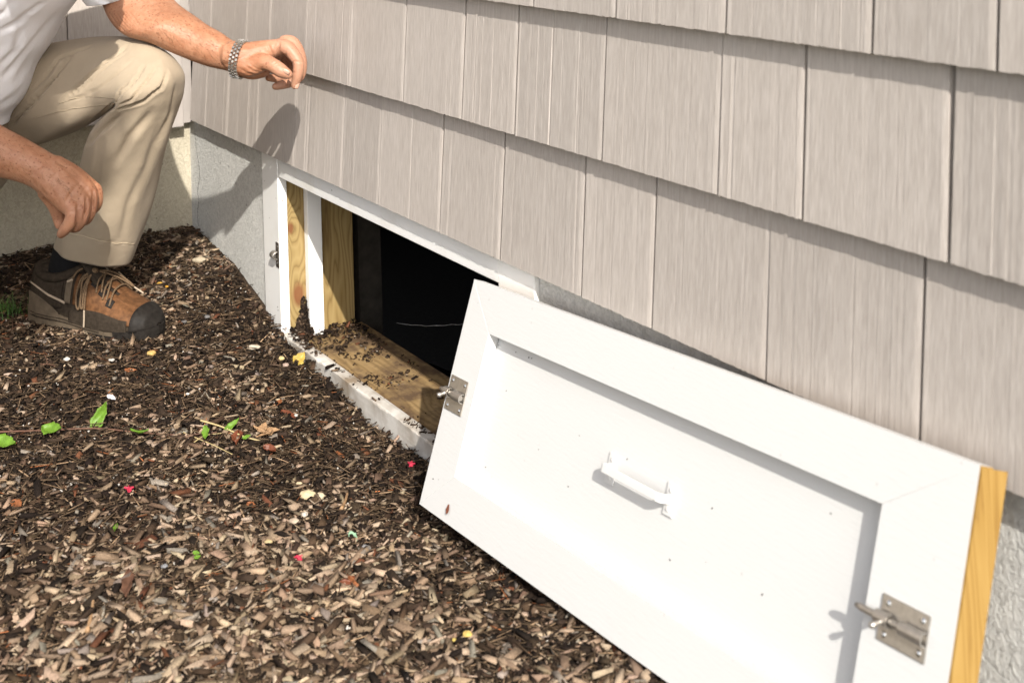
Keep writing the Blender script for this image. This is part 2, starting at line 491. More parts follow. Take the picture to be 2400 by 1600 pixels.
def shingle(o_u, u1, zb, ztop, frame, mat, prng):
    """one moulded shingle with ridged face; frame(u, out, z) -> world; out = distance in front of the butt line plane"""
    wdt = u1 - o_u
    n = max(10, int(wdt / .0034))
    cuts = np.sort(np.concatenate([[0, 1], prng.uniform(0, 1, n - 1)]))
    us = o_u + wdt * cuts
    us = np.concatenate([[o_u, o_u + .0009, o_u + .0022], us[(us > o_u + .004) & (us < u1 - .0085)], [u1 - .0070, u1 - .0045, u1 - .0020, u1]])
    rough_ = prng.choice([.2, .3, .4, .6])
    dep = np.cumsum(prng.normal(0, .00006, len(us))); dep -= np.linspace(dep[0], dep[-1], len(us))
    dep = np.clip(dep * .6 + rough_ * prng.choice([0, 0, 0, -.00022, -.0004, .0002], len(us)), -.0010, .0006)
    spike = prng.random(len(us)) < .008
    dep[spike] -= .0008
    dep[0], dep[1], dep[2] = .0001, .0004, .0003
    dep[-4:] = [0, -.0003, -.0008, -.0014]
    rag = prng.normal(0, .00035, len(us))
    sk0, sk1 = prng.normal(0, .0009, 2)
    V = []; Fc = []
    rows = [(zb, 0.0, 1), (zb + .5 * (ztop - zb), .5, 0), (ztop, 1.0, 0)]
    for z, t, isb in rows:
        for k, u in enumerate(us):
            fr = (u - o_u) / wdt
            uu = u + (sk0 * (1 - fr) + sk1 * fr) * t * 1.5
            out = -(z - zb) / E_ * TILT + dep[k] * (1 if t < 1 else .6)
            V.append(frame(uu, out, z + (rag[k] if isb else 0)))
    m = len(us)
    for k, u in enumerate(us): V.append(frame(u, -BUTT, zb + rag[k]))
    V += [frame(us[0], -BUTT - TILT * (ztop - zb) / E_, ztop), frame(us[-1], -BUTT - TILT * (ztop - zb) / E_, ztop)]
    for r in range(2):
        for k in range(m - 1): Fc.append((r * m + k, r * m + k + 1, (r + 1) * m + k + 1, (r + 1) * m + k))
    for k in range(m - 1): Fc.append((3 * m + k, 3 * m + k + 1, k + 1, k))
    a, b_ = 4 * m, 4 * m + 1
    Fc += [(0, m, 2 * m, a, 3 * m), (m - 1, 4 * m - 1, b_, 3 * m - 1, 2 * m - 1)]
    return mesh_obj('shingle', V, Fc, mat, house, False, True)
main_frame = lambda u, out, z: (u, -out, z)
LX = -.026
left_frame = lambda u, out, z: (LX + out, -u, z)
joints = {
    0: [(481, 294), (531, 317), (601, 351), (688, 391), (800, 443), (886, 482), (1029, 547), (1171, 614), (1362, 699), (1527, 771), (1794, 890), (2154, 1040)],
    1: [(493, 105), (576, 130), (631, 147), (716, 173), (822, 204), (944, 240), (1081, 281), (1205, 316), (1410, 377), (1681, 456), (1879, 514), (2222, 616)],
    2: [(500, -100), (560, -85), (668, -60), (760, -45), (905, -28), (1010, -18), (1130, -5), (1250, 17), (1442, 44), (1700, 80), (2042, 129), (2336, 170)],
}
prng = np.random.default_rng(21)
for c in range(4):
    zb = c * E_ - (.003 if c == 2 else 0)
    if c in joints: xs = [wall_x(px, zb) for px, py in joints[c]]
    else: xs = list(np.cumsum(prng.uniform(.09, .24, 14)))
    xs = [.002] + xs
    while xs[-1] < 3.4: xs.append(xs[-1] + prng.uniform(.10, .25))
    for a, b in zip(xs[:-1], xs[1:]):
        g = (.0024 if prng.random() < .5 else .0034) if a < 1.0 else (.0034 if prng.random() < .5 else .0044)
        shingle(a + g * .5, b - g * .5, zb, zb + E_ + .022, main_frame, M_SIDE, prng)
# left wing siding: joints measured from the photograph where it shows
lj = [.045, .12, .235, .30, .44, .58, .70, .86]
for c in range(4):
    zb = .010 + c * E_
    if c == 1:
        y0 = -on(0, LX, 159, 100)[1]
        us = [.044, y0 - .13, y0, y0 + .13, y0 + .29, y0 + .4, y0 + .62, y0 + .8]
    else:
        us = [.044] + list(.044 + np.cumsum(prng.uniform(.1, .22, 8)))
    for a, b in zip(us[:-1], us[1:]):
        shingle(a + .0014, b - .0014, zb, zb + E_ + .022, left_frame, M_SIDE, prng)
# backing behind the shingles (moulded keyways), sawtooth, one per wall
def backing(frame, u0, u1, z0, nc, name, mat, depth=.0085):
    V = []; Fc = []
    for c in range(nc):
        zb = z0 + c * E_
        for (z, o) in ((zb + .001, -depth), (zb + E_ + .001, -depth - TILT)):
            V += [frame(u0, o, z), frame(u1, o, z)]
    for k in range(2 * nc - 1): Fc.append((2 * k, 2 * k + 1, 2 * k + 3, 2 * k + 2))
    return mesh_obj(name, V, Fc, mat, house, False, False)
backing(main_frame, .001, 3.4, 0, 4, 'siding_backing', M_SIDE)
backing(left_frame, .044, 1.5, .010, 4, 'siding_backing', M_SIDE)
# siding above and beyond the frame: plain courses
def upper(frame, u0, u1, z0, nc):
    V = []; Fc = []
    for c in range(nc):
        zb = z0 + c * E_
        V += [frame(u0, -BUTT, zb), frame(u1, -BUTT, zb), frame(u0, 0, zb), frame(u1, 0, zb), frame(u0, -TILT, zb + E_), frame(u1, -TILT, zb + E_)]
        k = 6 * c
        Fc += [(k, k + 1, k + 3, k + 2), (k + 2, k + 3, k + 5, k + 4)]
    return mesh_obj('upper_siding', V, Fc, M_SIDE, house, False, False)
upper(main_frame, 0, 9, 4 * E_, 11)
upper(main_frame, 3.4, 9, 0, 4)
upper(left_frame, .044, 5, .010 + 4 * E_, 11)
upper(left_frame, .9, 5, .010, 4)
box('sheathing', -.2, 9, .0325, .05, .012, 2.7, M_DARK, house)
box('sheathing', -.25, -.058, -5, .02, .02, 2.7, M_DARK, house)

# foundation
OX0, OX1 = .389, 1.347
def stucco_wall(name, x0, x1, y0, y1, z0, z1, mat, nx, nz_, axis):
    return box(name, x0, x1, y0, y1, z0, z1, mat, house)
box('foundation_wall', -.054, OX0 - .0045, YF, .235, -1.0, .012, M_STUC, house)
box('foundation_wall', OX1 + .004, 9, YF, .235, -1.0, .012, M_STUC, house)
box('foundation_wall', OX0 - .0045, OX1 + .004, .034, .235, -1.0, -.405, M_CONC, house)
box('foundation_wall', -.30, -.054, -5, .30, -1.0, .018, M_STUCL, house)
# hairline crack running down the stucco beside the corner
crack_px = [(457, 312), (459, 345), (466, 385), (467, 420), (463, 450), (466, 470), (463, 500), (465, 530)]
cr = MB()
cp = [on(1, YF - .0004, *p) for p in crack_px]
cp = [p + np.array([rng.normal(0, .0008), 0, 0]) for p in catmull(np.array(cp), 34)]
for a, b in zip(cp[:-1], cp[1:]):
    w = .0006 + .0006 * rng.random()
    cr.add([(a[0] - w, a[1], a[2]), (a[0] + w, a[1], a[2]), (b[0] + w, b[1], b[2]), (b[0] - w, b[1], b[2])], [(0, 1, 2, 3)])
cr.build('stucco_crack', M_DARK, house, recalc=False)
# corner post of the left wing
pb = MB()
pb.box(-.053, -.010, -.043, -.009, -.016, 2.7)
po = pb.build('corner_post', M_POST, house); bevel(po, .002)
box('corner_channel', -.052, -.030, -.0085, .0165, -.012, 2.7, M_POST, house)

# ------------------------------------------------------------------ access opening: trim, jambs, sill, crawl space
fr = empty('access_frame', (.87, .02, -.4)); child(fr, house)
TY = .0115
box('frame_board', OX0, .467, TY, .030, -.46, -.0025, M_WHITE, fr, .0012)
box('frame_board', 1.256, OX1, TY, .030, -.46, -.0025, M_WHITE, fr, .0012)
box('frame_board', .4675, 1.2555, TY + .0006, .030, -.0405, -.0025, M_WHITEH, fr, .0012)
def sill_lip():
    n = 220; xs = np.linspace(.4675, 1.2555, n); r = np.random.default_rng(4)
    lowf = np.convolve(r.normal(0, 1, n + 24), np.hanning(25) / 12.0, 'valid'); hif = np.convolve(r.normal(0, 1, n + 4), np.hanning(5) / 2.0, 'valid')
    ero = np.clip(.0022 + .0030 * lowf + .0009 * hif, .0004, .0085); ero[xs < .56] += .0035 * (1 - (xs[xs < .56] - .4675) / .0925)
    wav = .0010 * lowf[::-1]
    V = []; Fc = []
    for k, x in enumerate(xs):
        e = ero[k]; y0 = TY + .0006 + wav[k]
        prof_ = [(y0 + .001, -.46), (y0, -.372), (y0 + .0002, -.342 - e * 1.1), (y0 + e * .35, -.342 - e * .45), (y0 + e * .95, -.3422 - e * .06), (.028, -.3418), (.034, -.3428), (.034, -.46)]
        V += [(x, y, z) for y, z in prof_]
    m = 8
    for k in range(n - 1):
        for j in range(m): Fc.append((k * m + j, (k + 1) * m + j, (k + 1) * m + (j + 1) % m, k * m + (j + 1) % m))
    Fc += [tuple(range(m)), tuple((n - 1) * m + j for j in range(m))]
    mesh_obj('frame_board', V, Fc, M_WHITES, fr)
sill_lip()
box('jamb_board', .428, .4665, .0305, .167, -.40, -.020, M_JAMB, fr, .0012)
box('jamb_board', 1.2565, 1.295, .0305, .167, -.40, -.020, M_JAMB, fr, .0012)
box('header_board', .467, 1.256, .0305, .167, -.036, .005, M_SILL, fr, .0012)
box('sill_board', .467, 1.256, .0345, .150, -.40, -.3565, M_SILL, fr, .002)
box('sill_board', .460, 1.270, .1515, .185, -.42, -.3575, M_SILL, fr, .002)
box('stop_strip', .4667, .4845, .064, .093, -.355, -.042, M_WHITE, fr, .001)
box('stop_strip', 1.2385, 1.2563, .064, .093, -.355, -.042, M_WHITE, fr, .001)
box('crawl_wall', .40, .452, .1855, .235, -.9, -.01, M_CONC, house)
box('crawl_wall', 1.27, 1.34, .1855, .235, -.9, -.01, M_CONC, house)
# closed dark room behind the wall
cb = MB()
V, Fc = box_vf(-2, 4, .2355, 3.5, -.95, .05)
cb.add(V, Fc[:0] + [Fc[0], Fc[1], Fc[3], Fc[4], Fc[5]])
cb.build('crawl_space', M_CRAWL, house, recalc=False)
box('crawl_header', .38, 1.36, .0515, .235, .0125, .05, M_CRAWL, house)

# keeper of the left bolt on the trim
kz = on(1, TY, 651, 597)[2]
kx = .4595
kp = empty('bolt_keeper', (kx, TY, kz)); child(kp, fr)
b = MB(); b.box(kx - .0075, kx + .0065, TY - .0016, TY - .0001, kz - .024, kz + .024)
bevel(b.build('keeper_plate', M_METALD, kp), .0015)
th = np.linspace(-math.pi / 2, math.pi / 2, 13)
V = []; Fc = []
for xx in (kx - .010, kx + .0065):
    for r in (.0078, .0062):
        for t in th: V.append((xx, TY - .0016 - .0015 - r * math.cos(t) * 1.35, kz + r * math.sin(t)))
n = 13
for k in range(n - 1):
    Fc += [(k, k + 1, 2 * n + k + 1, 2 * n + k), (n + k, 3 * n + k, 3 * n + k + 1, n + k + 1), (k, n + k, n + k + 1, k + 1), (2 * n + k, 2 * n + k + 1, 3 * n + k + 1, 3 * n + k)]
mesh_obj('keeper_loop', V, Fc, M_METAL, kp, True)
def screw(name, c, nrm, r, mat, parent):
    nrm = np.array(nrm, float); nrm /= np.linalg.norm(nrm)
    T = np.cross(nrm, [0, 0, 1.0]); T /= np.linalg.norm(T); B = np.cross(nrm, T)
    V = [np.array(c) + nrm * r * .55]
    for rr, hh in ((r * .55, r * .45), (r, 0.)):
        for k in range(10):
            a = 2 * math.pi * k / 10; V.append(np.array(c) + nrm * hh + rr * (T * math.cos(a) + B * math.sin(a)))
    Fc = [(0, 1 + k, 1 + (k + 1) % 10) for k in range(10)] + [(1 + k, 11 + k, 11 + (k + 1) % 10, 1 + (k + 1) % 10) for k in range(10)]
    return mesh_obj(name, V, Fc, mat, parent, True)
for s in (-1, 1): screw('screw', (kx, TY - .0016, kz + s * .016), (0, -1, 0), .0038, M_SCREW, kp)

# ------------------------------------------------------------------ access door leaning on the wall
d1 = np.array([0.997, -0.021, 0.076]); d1 /= np.linalg.norm(d1)
d2 = np.array([-0.061, 0.357, 0.932]); d2 -= d1 * (d1 @ d2); d2 /= np.linalg.norm(d2)
dn = np.cross(d1, d2)
p0 = np.array([2.0863, -.040, .0338])
DW, DH = .842, .295
DO = p0 - d1 * DW - d2 * DH
def dpt(u, v, w=0.): return DO + d1 * u + d2 * v + dn * w
door = empty('access_door', tuple(DO))
tag(door, 'white panelled wooden access door leaning against the shingle wall', 'door')
RC = .0168                                   # depth of the recessed panel
def prism(name, poly, w0, w1, mats, parent, idx=None):
    n = len(poly)
    V = [dpt(u, v, w1) for u, v in poly] + [dpt(u, v, w0) for u, v in poly]
    Fc = [tuple(range(n)), tuple(range(2 * n - 1, n - 1, -1))] + [(k, n + k, n + (k + 1) % n, (k + 1) % n) for k in range(n)]
    o = mesh_obj(name, V, Fc, None, parent, False, True, mats)
    if idx:
        for i in idx: o.data.polygons[i].material_index = 1
    return o
TL_, TR_, TT, TB = .0695, .0925, .0592, .0540
g = .0001
(prism('rail', [(g, DH), (DW, DH), (DW - TR_ + .0, DH - TT), (TL_ + g, DH - TT)], -RC, 0, [M_DOORW], door))
(prism('rail', [(g, 0), (TL_ + g, TB), (DW - TR_, TB), (DW, 0)], -RC, 0, [M_DOORW], door))
bevel(prism('stile', [(0, 0), (0, DH), (TL_, DH - TT - .0003), (TL_, TB + .0003)], -RC, 0, [M_DOORW], door), .0009)
(prism('stile', [(DW, 0), (DW - TR_, TB + .0003), (DW - TR_, DH - TT - .0003), (DW, DH)], -RC, 0, [M_DOORW, M_RAW], door, [5]))
bevel(prism('panel', [(.004, .004), (DW - .002, .004), (DW - .002, DH - .003), (.004, DH - .003)], -.0222, -RC - .0002, [M_DOORW], door), .0004)
bevel(prism('back_board', [(0, .002), (0, DH - .004), (DW + .0005, DH - .004), (DW + .0005, .002)], -.034, -.0227, [M_RAW], door), .0015)

prism('edge_strip', [(DW + .0006, .0005), (DW + .0006, DH - .0012), (DW + .0016, DH - .0012), (DW + .0016, .0005)], -.0342, -.0008, [M_RAW], door)
def door_mb(parts):
    mb = MB()
    for (u0, u1, v0, v1, w0, w1) in parts:
        V = [dpt(u, v, w) for w in (w0, w1) for v in (v0, v1) for u in (u0, u1)]
        mb.add(V, [(0, 2, 3, 1), (4, 5, 7, 6), (0, 1, 5, 4), (2, 6, 7, 3), (0, 4, 6, 2), (1, 3, 7, 5)])
    return mb
def D_on(px, py, w):
    q0 = DO + dn * w; d = ray(px, py)
    P = CAM + d * (((q0 - CAM) @ dn) / (d @ dn))
    return (P - DO) @ d1, (P - DO) @ d2
# pull handle, white enamel
hd = empty('pull_handle', tuple(dpt(.4, .12))); child(hd, door)
ul, vl1 = D_on(1440, 1077, -RC); ur, vr1 = D_on(1577.7, 1148.6, -RC); _, vr0 = D_on(1567.5, 1192, -RC)
vl0 = vl1 - (vr1 - vr0)
for (uc, va, vb) in ((ul, vl0, vl1), (ur, vr0, vr1)):
    b = door_mb([(uc - .0080, uc + .0080, va - .007, vb + .007, -RC, -RC + .0022)])
    bevel(b.build('handle_foot', M_HANDLE, hd), .0009)
    for v in (va, vb): screw('screw', dpt(uc, v, -RC + .0022), dn, .0034, M_HANDLE, hd)
vm = (vr0 + vr1) / 2; vml = (vl0 + vl1) / 2
path = [(ul, vml, .001), (ul, vml, .010), (ul, vml, .0130), (ul + .0012, vml, .0155), (ul + .004, vml, .0165)]
path += [(ul + (ur - ul) * t, vml + (vm - vml) * t, .0165) for t in np.linspace(.1, .9, 9)]
path += [(ur - .004, vm, .0165), (ur - .0012, vm, .0155), (ur, vm, .0130), (ur, vm, .010), (ur, vm, .001)]
pp = np.array(path); NPH = len(pp)
V = []; Fc = []
for k, (u, v, w) in enumerate(pp):
    t0 = pp[min(k + 1, NPH - 1)] - pp[max(k - 1, 0)]; t0 /= np.linalg.norm(t0)
    nu, nw = -t0[2], t0[0]
    for (sv, sn) in ((-.0046, -.0015), (.0046, -.0015), (.0046, .0015), (-.0046, .0015)):
        V.append(dpt(u + nu * sn, v + sv, -RC + w + nw * sn))
for k in range(NPH - 1):
    for j in range(4): Fc.append((4 * k + j, 4 * k + (j + 1) % 4, 4 * k + 4 + (j + 1) % 4, 4 * k + 4 + j))
Fc += [(0, 1, 2, 3), tuple(4 * (NPH - 1) + j for j in range(4))]
bevel(mesh_obj('handle_bar', V, Fc, M_HANDLE, hd), .0008)

def bolt_latch(cu, cv, wid, hei, sgn, reach, rod_r):
    L = empty('bolt_latch', tuple(dpt(cu, cv))); child(L, door)
    o = door_mb([(cu - wid / 2, cu + wid / 2, cv - hei / 2, cv + hei / 2, .0002, .0017)]).build('latch_plate', M_METAL, L)
    bevel(o, .0012)
    # barrel sleeve: humped strap the bolt slides in, with an open slot
    R = rod_r + .0016
    for (ua, ub) in ((cu - wid * .5, cu - wid * .22), (cu + wid * .02, cu + wid * .5)):
        V = []; Fc = []; n = 15
        ths = np.linspace(-.08 * math.pi, 1.08 * math.pi, n)
        for uu in (ua, ub):
            for rr in (R + .0012, R):
                for t in ths: V.append(dpt(uu, cv + rr * math.cos(t), .0018 + rod_r + rr * math.sin(t)))
        for k in range(n - 1):
            Fc += [(k, k + 1, 2 * n + k + 1, 2 * n + k), (n + k, n + k + 1, 3 * n + k + 1, 3 * n + k), (k, k + 1, n + k + 1, n + k), (2 * n + k, 2 * n + k + 1, 3 * n + k + 1, 3 * n + k)]
        mesh_obj('latch_sleeve', V, Fc, M_METAL, L, False)
    ua = cu + sgn * (wid * .5 - .004); ub = cu - sgn * wid * .5 - sgn * reach if sgn > 0 else cu + wid * .5 + reach
    pts = [dpt(ua + (ub - ua) * t, cv, .0022 + rod_r) for t in np.linspace(0, 1, 12)]
    rr = np.full(12, rod_r); rr[-1] = rod_r * .75
    V, Fc = tube_vf(pts, rr, 14)
    o = mesh_obj('bolt_rod', V, Fc, M_METAL, L, True)
    for p_ in o.data.polygons: p_.use_smooth = len(p_.vertices) == 4
    uk = cu - sgn * wid * .30
    kpts = [dpt(uk - sgn * .004 * t, cv - .0070 * t, .004 + rod_r + .0120 * t) for t in np.linspace(0, 1, 7)]
    V, Fc = tube_vf(kpts, [rod_r * .6] * 4 + [rod_r * .85, rod_r * .95, rod_r * .7], 12)
    mesh_obj('bolt_knob', V, Fc, M_METAL, L, True)
    for su in (-1, 1):
        for sv in (-1, 1): screw('screw', dpt(cu + su * (wid / 2 - .007), cv + sv * (hei / 2 - .006), .0017), dn, .0029, M_SCREW, L)
    return L
ua, va = D_on(1054, 881, .0017); ub, vb = D_on(1082, 971, .0017)
bolt_latch((ua + ub) / 2 + .001, (va + vb) / 2, .046, .044, 1, .012, .0034)
q = [D_on(*p, .0017) for p in ((2068, 1389), (2183, 1443), (2166, 1554), (2052, 1498))]
bolt_latch(np.mean([a for a, _ in q]), np.mean([b_ for _, b_ in q]), .051, .0365, 1, .023, .0031)
# ------------------------------------------------------------------ the man: body, clothes, shoe, watch
man = empty('person', tuple(at(60, 700, 2.4)))
man.location.z = -.27
tag(man, 'man in white polo shirt and khaki trousers crouching with one hand on his raised knee', 'person')

# --- body: one continuous skin surface (arms, hands, neck, head) grown from overlapping forms
body = MB()
def limb(secs, n=26, m=22, flat=1.0):
    V, Fc = loft_px(secs, n, m, flat); body.add(V, Fc)
def capsule(pts, rad, n=12, sub=4):
    """pts: world points, rad: radii -> rounded tapered chain"""
    pts = np.asarray(pts, float); rad = np.asarray(rad, float)
    Q = catmull(np.concatenate([pts, rad[:, None]], 1), max(len(pts) * sub, 8))
    P_, R_ = Q[:, :3], Q[:, 3]
    a = P_[0] - P_[1]; a /= np.linalg.norm(a); b = P_[-1] - P_[-2]; b /= np.linalg.norm(b)
    pre = [(P_[0] + a * R_[0] * .98, R_[0] * .2), (P_[0] + a * R_[0] * .7, R_[0] * .71)]
    post = [(P_[-1] + b * R_[-1] * .7, R_[-1] * .71), (P_[-1] + b * R_[-1] * .98, R_[-1] * .2)]
    PP = np.array([p for p, _ in pre] + list(P_) + [p for p, _ in post]); RR = np.array([r for _, r in pre] + list(R_) + [r for _, r in post])
    body.add(*tube_vf(PP, RR, n))
def chain(px3, rad): capsule([at(*p) for p in px3], rad)

# left arm (far side), forearm laid across the raised knee
limb([((312, -190), (165, -165), 2.40), ((352, -105), (196, -85), 2.34), ((384, -28), (236, -5), 2.27), ((412, 8), (264, 52), 2.225),
      ((437, 27), (300, 84), 2.20), ((460, 42), (352, 100), 2.19), ((486, 60), (415, 128), 2.18), ((517, 77), (482, 154), 2.17),
      ((540, 93), (528, 165), 2.165), ((560, 103), (556, 172), 2.16)], 40, 26, 1.0)
LD = 2.15
wr = (556, 138)
# palm and heel of the left hand
chain([(545, 128, LD), (575, 130, LD + .005), (615, 120, LD + .01), (660, 110, LD + .010)], [.0235, .0225, .0185, .0140])
chain([(545, 134, LD + .012), (590, 134, LD + .022), (640, 118, LD + .030), (678, 104, LD + .026)], [.0225, .0215, .0170, .0135])
chain([(548, 138, LD + .02), (600, 140, LD + .040), (660, 118, LD + .046)], [.021, .0195, .0135])
chain([(550, 142, LD + .02), (598, 146, LD + .052), (646, 124, LD + .060)], [.020, .0185, .0120])
chain([(552, 145, LD), (582, 153, LD - .004), (612, 150, LD - .010)], [.0205, .0200, .0150])
chain([(565, 162, LD + .005), (590, 168, LD + .008), (618, 166, LD + .012)], [.0130, .0140, .0120])
# fingers
chain([(650, 108, LD + .008), (672, 112, LD + .002), (699, 148, LD - .006), (697, 177, LD - .008), (690.5, 201, LD - .006)], [.0110, .0122, .0100, .0092, .0066])
chain([(668, 97, LD + .024), (686, 102, LD + .022), (706, 146, LD + .020), (700, 182, LD + .018), (682, 193, LD + .012)], [.0115, .0120, .0102, .0092, .0072])
chain([(655, 104, LD + .044), (676, 108, LD + .046), (694, 150, LD + .048), (684, 190, LD + .040), (664, 198, LD + .026), (646, 203, LD + .018)], [.0112, .0115, .0100, .0090, .0084, .0066])
chain([(640, 116, LD + .060), (658, 122, LD + .064), (674, 158, LD + .064), (656, 182, LD + .052), (630, 183, LD + .038)], [.0100, .0105, .0088, .0080, .0064])
# thumb
chain([(590, 150, LD - .006), (618, 145, LD - .014), (642, 155, LD - .022), (660, 167, LD - .026), (674, 174, LD - .026)], [.0150, .0138, .0122, .0118, .0088])

# right arm (near side), fist hanging before the shin
limb([((-205, -60), (-375, 40), 2.00), ((-172, 90), (-300, 225), 2.01), ((-138, 190), (-196, 345), 2.03), ((-75, 248), (-100, 385), 2.045), ((0, 296), (-12, 411), 2.05), ((52, 323), (38, 423), 2.05),
      ((100, 350), (66, 433), 2.05), ((134, 371), (86, 445), 2.05), ((156, 392), (104, 466), 2.05)], 36, 26, .95)
RD = 2.045
chain([(102, 405, RD), (130, 438, RD - .006), (158, 478, RD - .012)], [.0265, .0230, .0170])
chain([(112, 402, RD), (148, 430, RD), (184, 462, RD - .004)], [.0260, .0235, .0160])
chain([(122, 396, RD + .006), (165, 420, RD + .012), (205, 446, RD + .010)], [.0240, .0230, .0150])
chain([(124, 394, RD + .02), (172, 418, RD + .034), (213, 438, RD + .030)], [.0220, .0200, .0125])
chain([(140, 440, RD + .02), (170, 470, RD + .02), (190, 480, RD + .02)], [.024, .024, .018])
chain([(155, 472, RD - .013), (170, 493, RD - .020), (165, 519, RD - .020), (152, 538, RD - .012), (143, 549, RD - .004)], [.0110, .0118, .0104, .0094, .0072])
chain([(180, 458, RD - .004), (196, 474, RD - .008), (192, 512, RD - .010), (180, 531, RD + .002), (172, 535, RD + .014)], [.0105, .0115, .0098, .0090, .0076])
chain([(200, 442, RD + .010), (214, 455, RD + .008), (212, 496, RD + .006), (202, 515, RD + .018), (192, 518, RD + .03)], [.0098, .0108, .0092, .0086, .0074])
chain([(212, 434, RD + .030), (225, 443, RD + .030), (229, 474, RD + .030), (222, 489, RD + .038), (212, 494, RD + .05)], [.0088, .0095, .0084, .0076, .0062])
chain([(112, 445, RD + .004), (132, 482, RD + .010), (139, 508, RD + .016), (140, 526, RD + .014)], [.0175, .0135, .0115, .0085])
# chest core, neck and head above the picture
sh_l, sh_r = at(222, -185, 2.41), at(-290, -95, 2.02)
capsule([sh_r, (sh_r + sh_l) / 2 + np.array([0, 0, .02]), sh_l], [.055, .085, .060])
capsule([at(-190, 230, 2.23), at(-110, 0, 2.22), (sh_r + sh_l) / 2], [.08, .09, .085])
nb = (sh_r + sh_l) / 2 + np.array([.05, -.02, .07])
hc = at(165, 62, 2.24) + .45 * np.array([.768, -.258, .587])
capsule([nb, nb * .5 + hc * .5 + np.array([-.01, 0, .0]), hc + np.array([-.03, -.01, -.04])], [.064, .056, .060])
def ellips(c, ax, rads, nu=20, nv=14):
    ax = np.asarray(ax, float); V = []; Fc = []
    for i in range(nv + 1):
        ph = math.pi * i / nv
        for j in range(nu):
            t = 2 * math.pi * j / nu
            q = (rads[0] * math.sin(ph) * math.cos(t), rads[1] * math.sin(ph) * math.sin(t), rads[2] * math.cos(ph))
            V.append(np.asarray(c) + q[0] * ax[0] + q[1] * ax[1] + q[2] * ax[2])
    for i in range(nv):
        for j in range(nu): Fc.append((i * nu + j, (i + 1) * nu + j, (i + 1) * nu + (j + 1) % nu, i * nu + (j + 1) % nu))
    return V, Fc
fw = np.array([.74, .52, -.42]); fw /= np.linalg.norm(fw); sd_ = np.cross([0, 0, 1.], fw); sd_ /= np.linalg.norm(sd_); upv = np.cross(fw, sd_)
AX = [fw, sd_, upv]
body.add(*ellips(hc, AX, (.098, .076, .112)))
body.add(*ellips(hc + fw * .035 - upv * .055, AX, (.062, .056, .068)))
body.add(*ellips(hc + fw * .098 - upv * .018, AX, (.020, .013, .026)))
body.add(*ellips(hc + fw * .082 + upv * .018, AX, (.016, .045, .012)))
body.add(*ellips(hc + fw * .088 - upv * .062, AX, (.012, .026, .009)))
for s in (-1, 1): body.add(*ellips(hc - fw * .005 + sd_ * s * .078 - upv * .012, AX, (.020, .010, .032)))

src = body.build('body_source', M_SKIN, None, True)
rm = src.modifiers.new('remesh', 'REMESH'); rm.mode = 'VOXEL'; rm.voxel_size = .0019; rm.use_smooth_shade = True
sm = src.modifiers.new('smooth', 'SMOOTH'); sm.factor = .5; sm.iterations = 3
dg = bpy.context.evaluated_depsgraph_get(); dg.update()
bme = bpy.data.meshes.new_from_object(src.evaluated_get(dg))
bpy.data.objects.remove(src)
bme.name = 'body'
bo = bpy.data.objects.new('body', bme); COL.objects.link(bo); child(bo, man)
if not bme.materials: bme.materials.append(M_SKIN)
nv = len(bme.vertices)
co = np.empty(nv * 3); bme.vertices.foreach_get('co', co); co = co.reshape(-1, 3)
no = np.empty(nv * 3); bme.vertices.foreach_get('normal', no); no = no.reshape(-1, 3)
# skin creases and knuckle lines pressed into the hands and the bend of the arm
LN = []
for k in range(7): LN.append(([(258 + 7 * k, 33 - k), (272 + 7 * k, 55 - 2 * k), (300 + 5 * k, 82 - 3 * k)], 2.6, .0018))
LN += [([(627, 102), (634, 118), (640, 132)], 3.2, .0016), ([(655, 100), (652, 117), (653, 134), (650, 143)], 3.0, .0030), ([(669, 122), (671, 138), (686, 151)], 2.6, .0014),
       ([(684, 150), (689, 144), (708, 147)], 2.2, .0014), ([(683, 171), (692, 169)], 2.2, .0012), ([(560, 160), (580, 172), (604, 178)], 2.4, .0010), ([(572, 152), (592, 166), (618, 172)], 2.4, .0010),
       ([(585, 150), (603, 163), (625, 168)], 2.4, .0008), ([(636, 152), (648, 147), (655, 146)], 2.0, .0009), ([(638, 158), (650, 152), (660, 150)], 2.0, .0008),
       ([(181, 482), (183, 500), (176, 535)], 3.0, .0060), ([(203, 462), (201, 490), (196, 518)], 3.0, .0060), ([(218, 448), (219, 470), (217, 490)], 3.0, .0055), ([(163, 495), (176, 497)], 2., .001),
       ([(110, 425), (120, 418), (135, 405)], 3.0, .0008), ([(190, 425), (175, 440), (165, 455)], 4.0, .0010), ([(207, 432), (195, 448), (190, 458)], 4.0, .0012), ([(178, 440), (160, 462), (152, 478)], 4.0, .0010)]
co2 = folds(co, no, LN)
bme.vertices.foreach_set('co', co2.ravel())
# paler, pinker fingers
Q = project(co)
hand_l = sstep((Q[:, 0] - 615) / 45) * (co[:, 2] > .0) * (Q[:, 1] < 230)
hand_r = .5 * sstep((Q[:, 1] - 470) / 40) * (Q[:, 0] < 250)
pale = bme.attributes.new('pale', 'FLOAT', 'POINT'); pale.data.foreach_set('value', (hand_l + hand_r).astype(np.float32))
bme.polygons.foreach_set('use_smooth', [True] * len(bme.polygons)); bme.update()

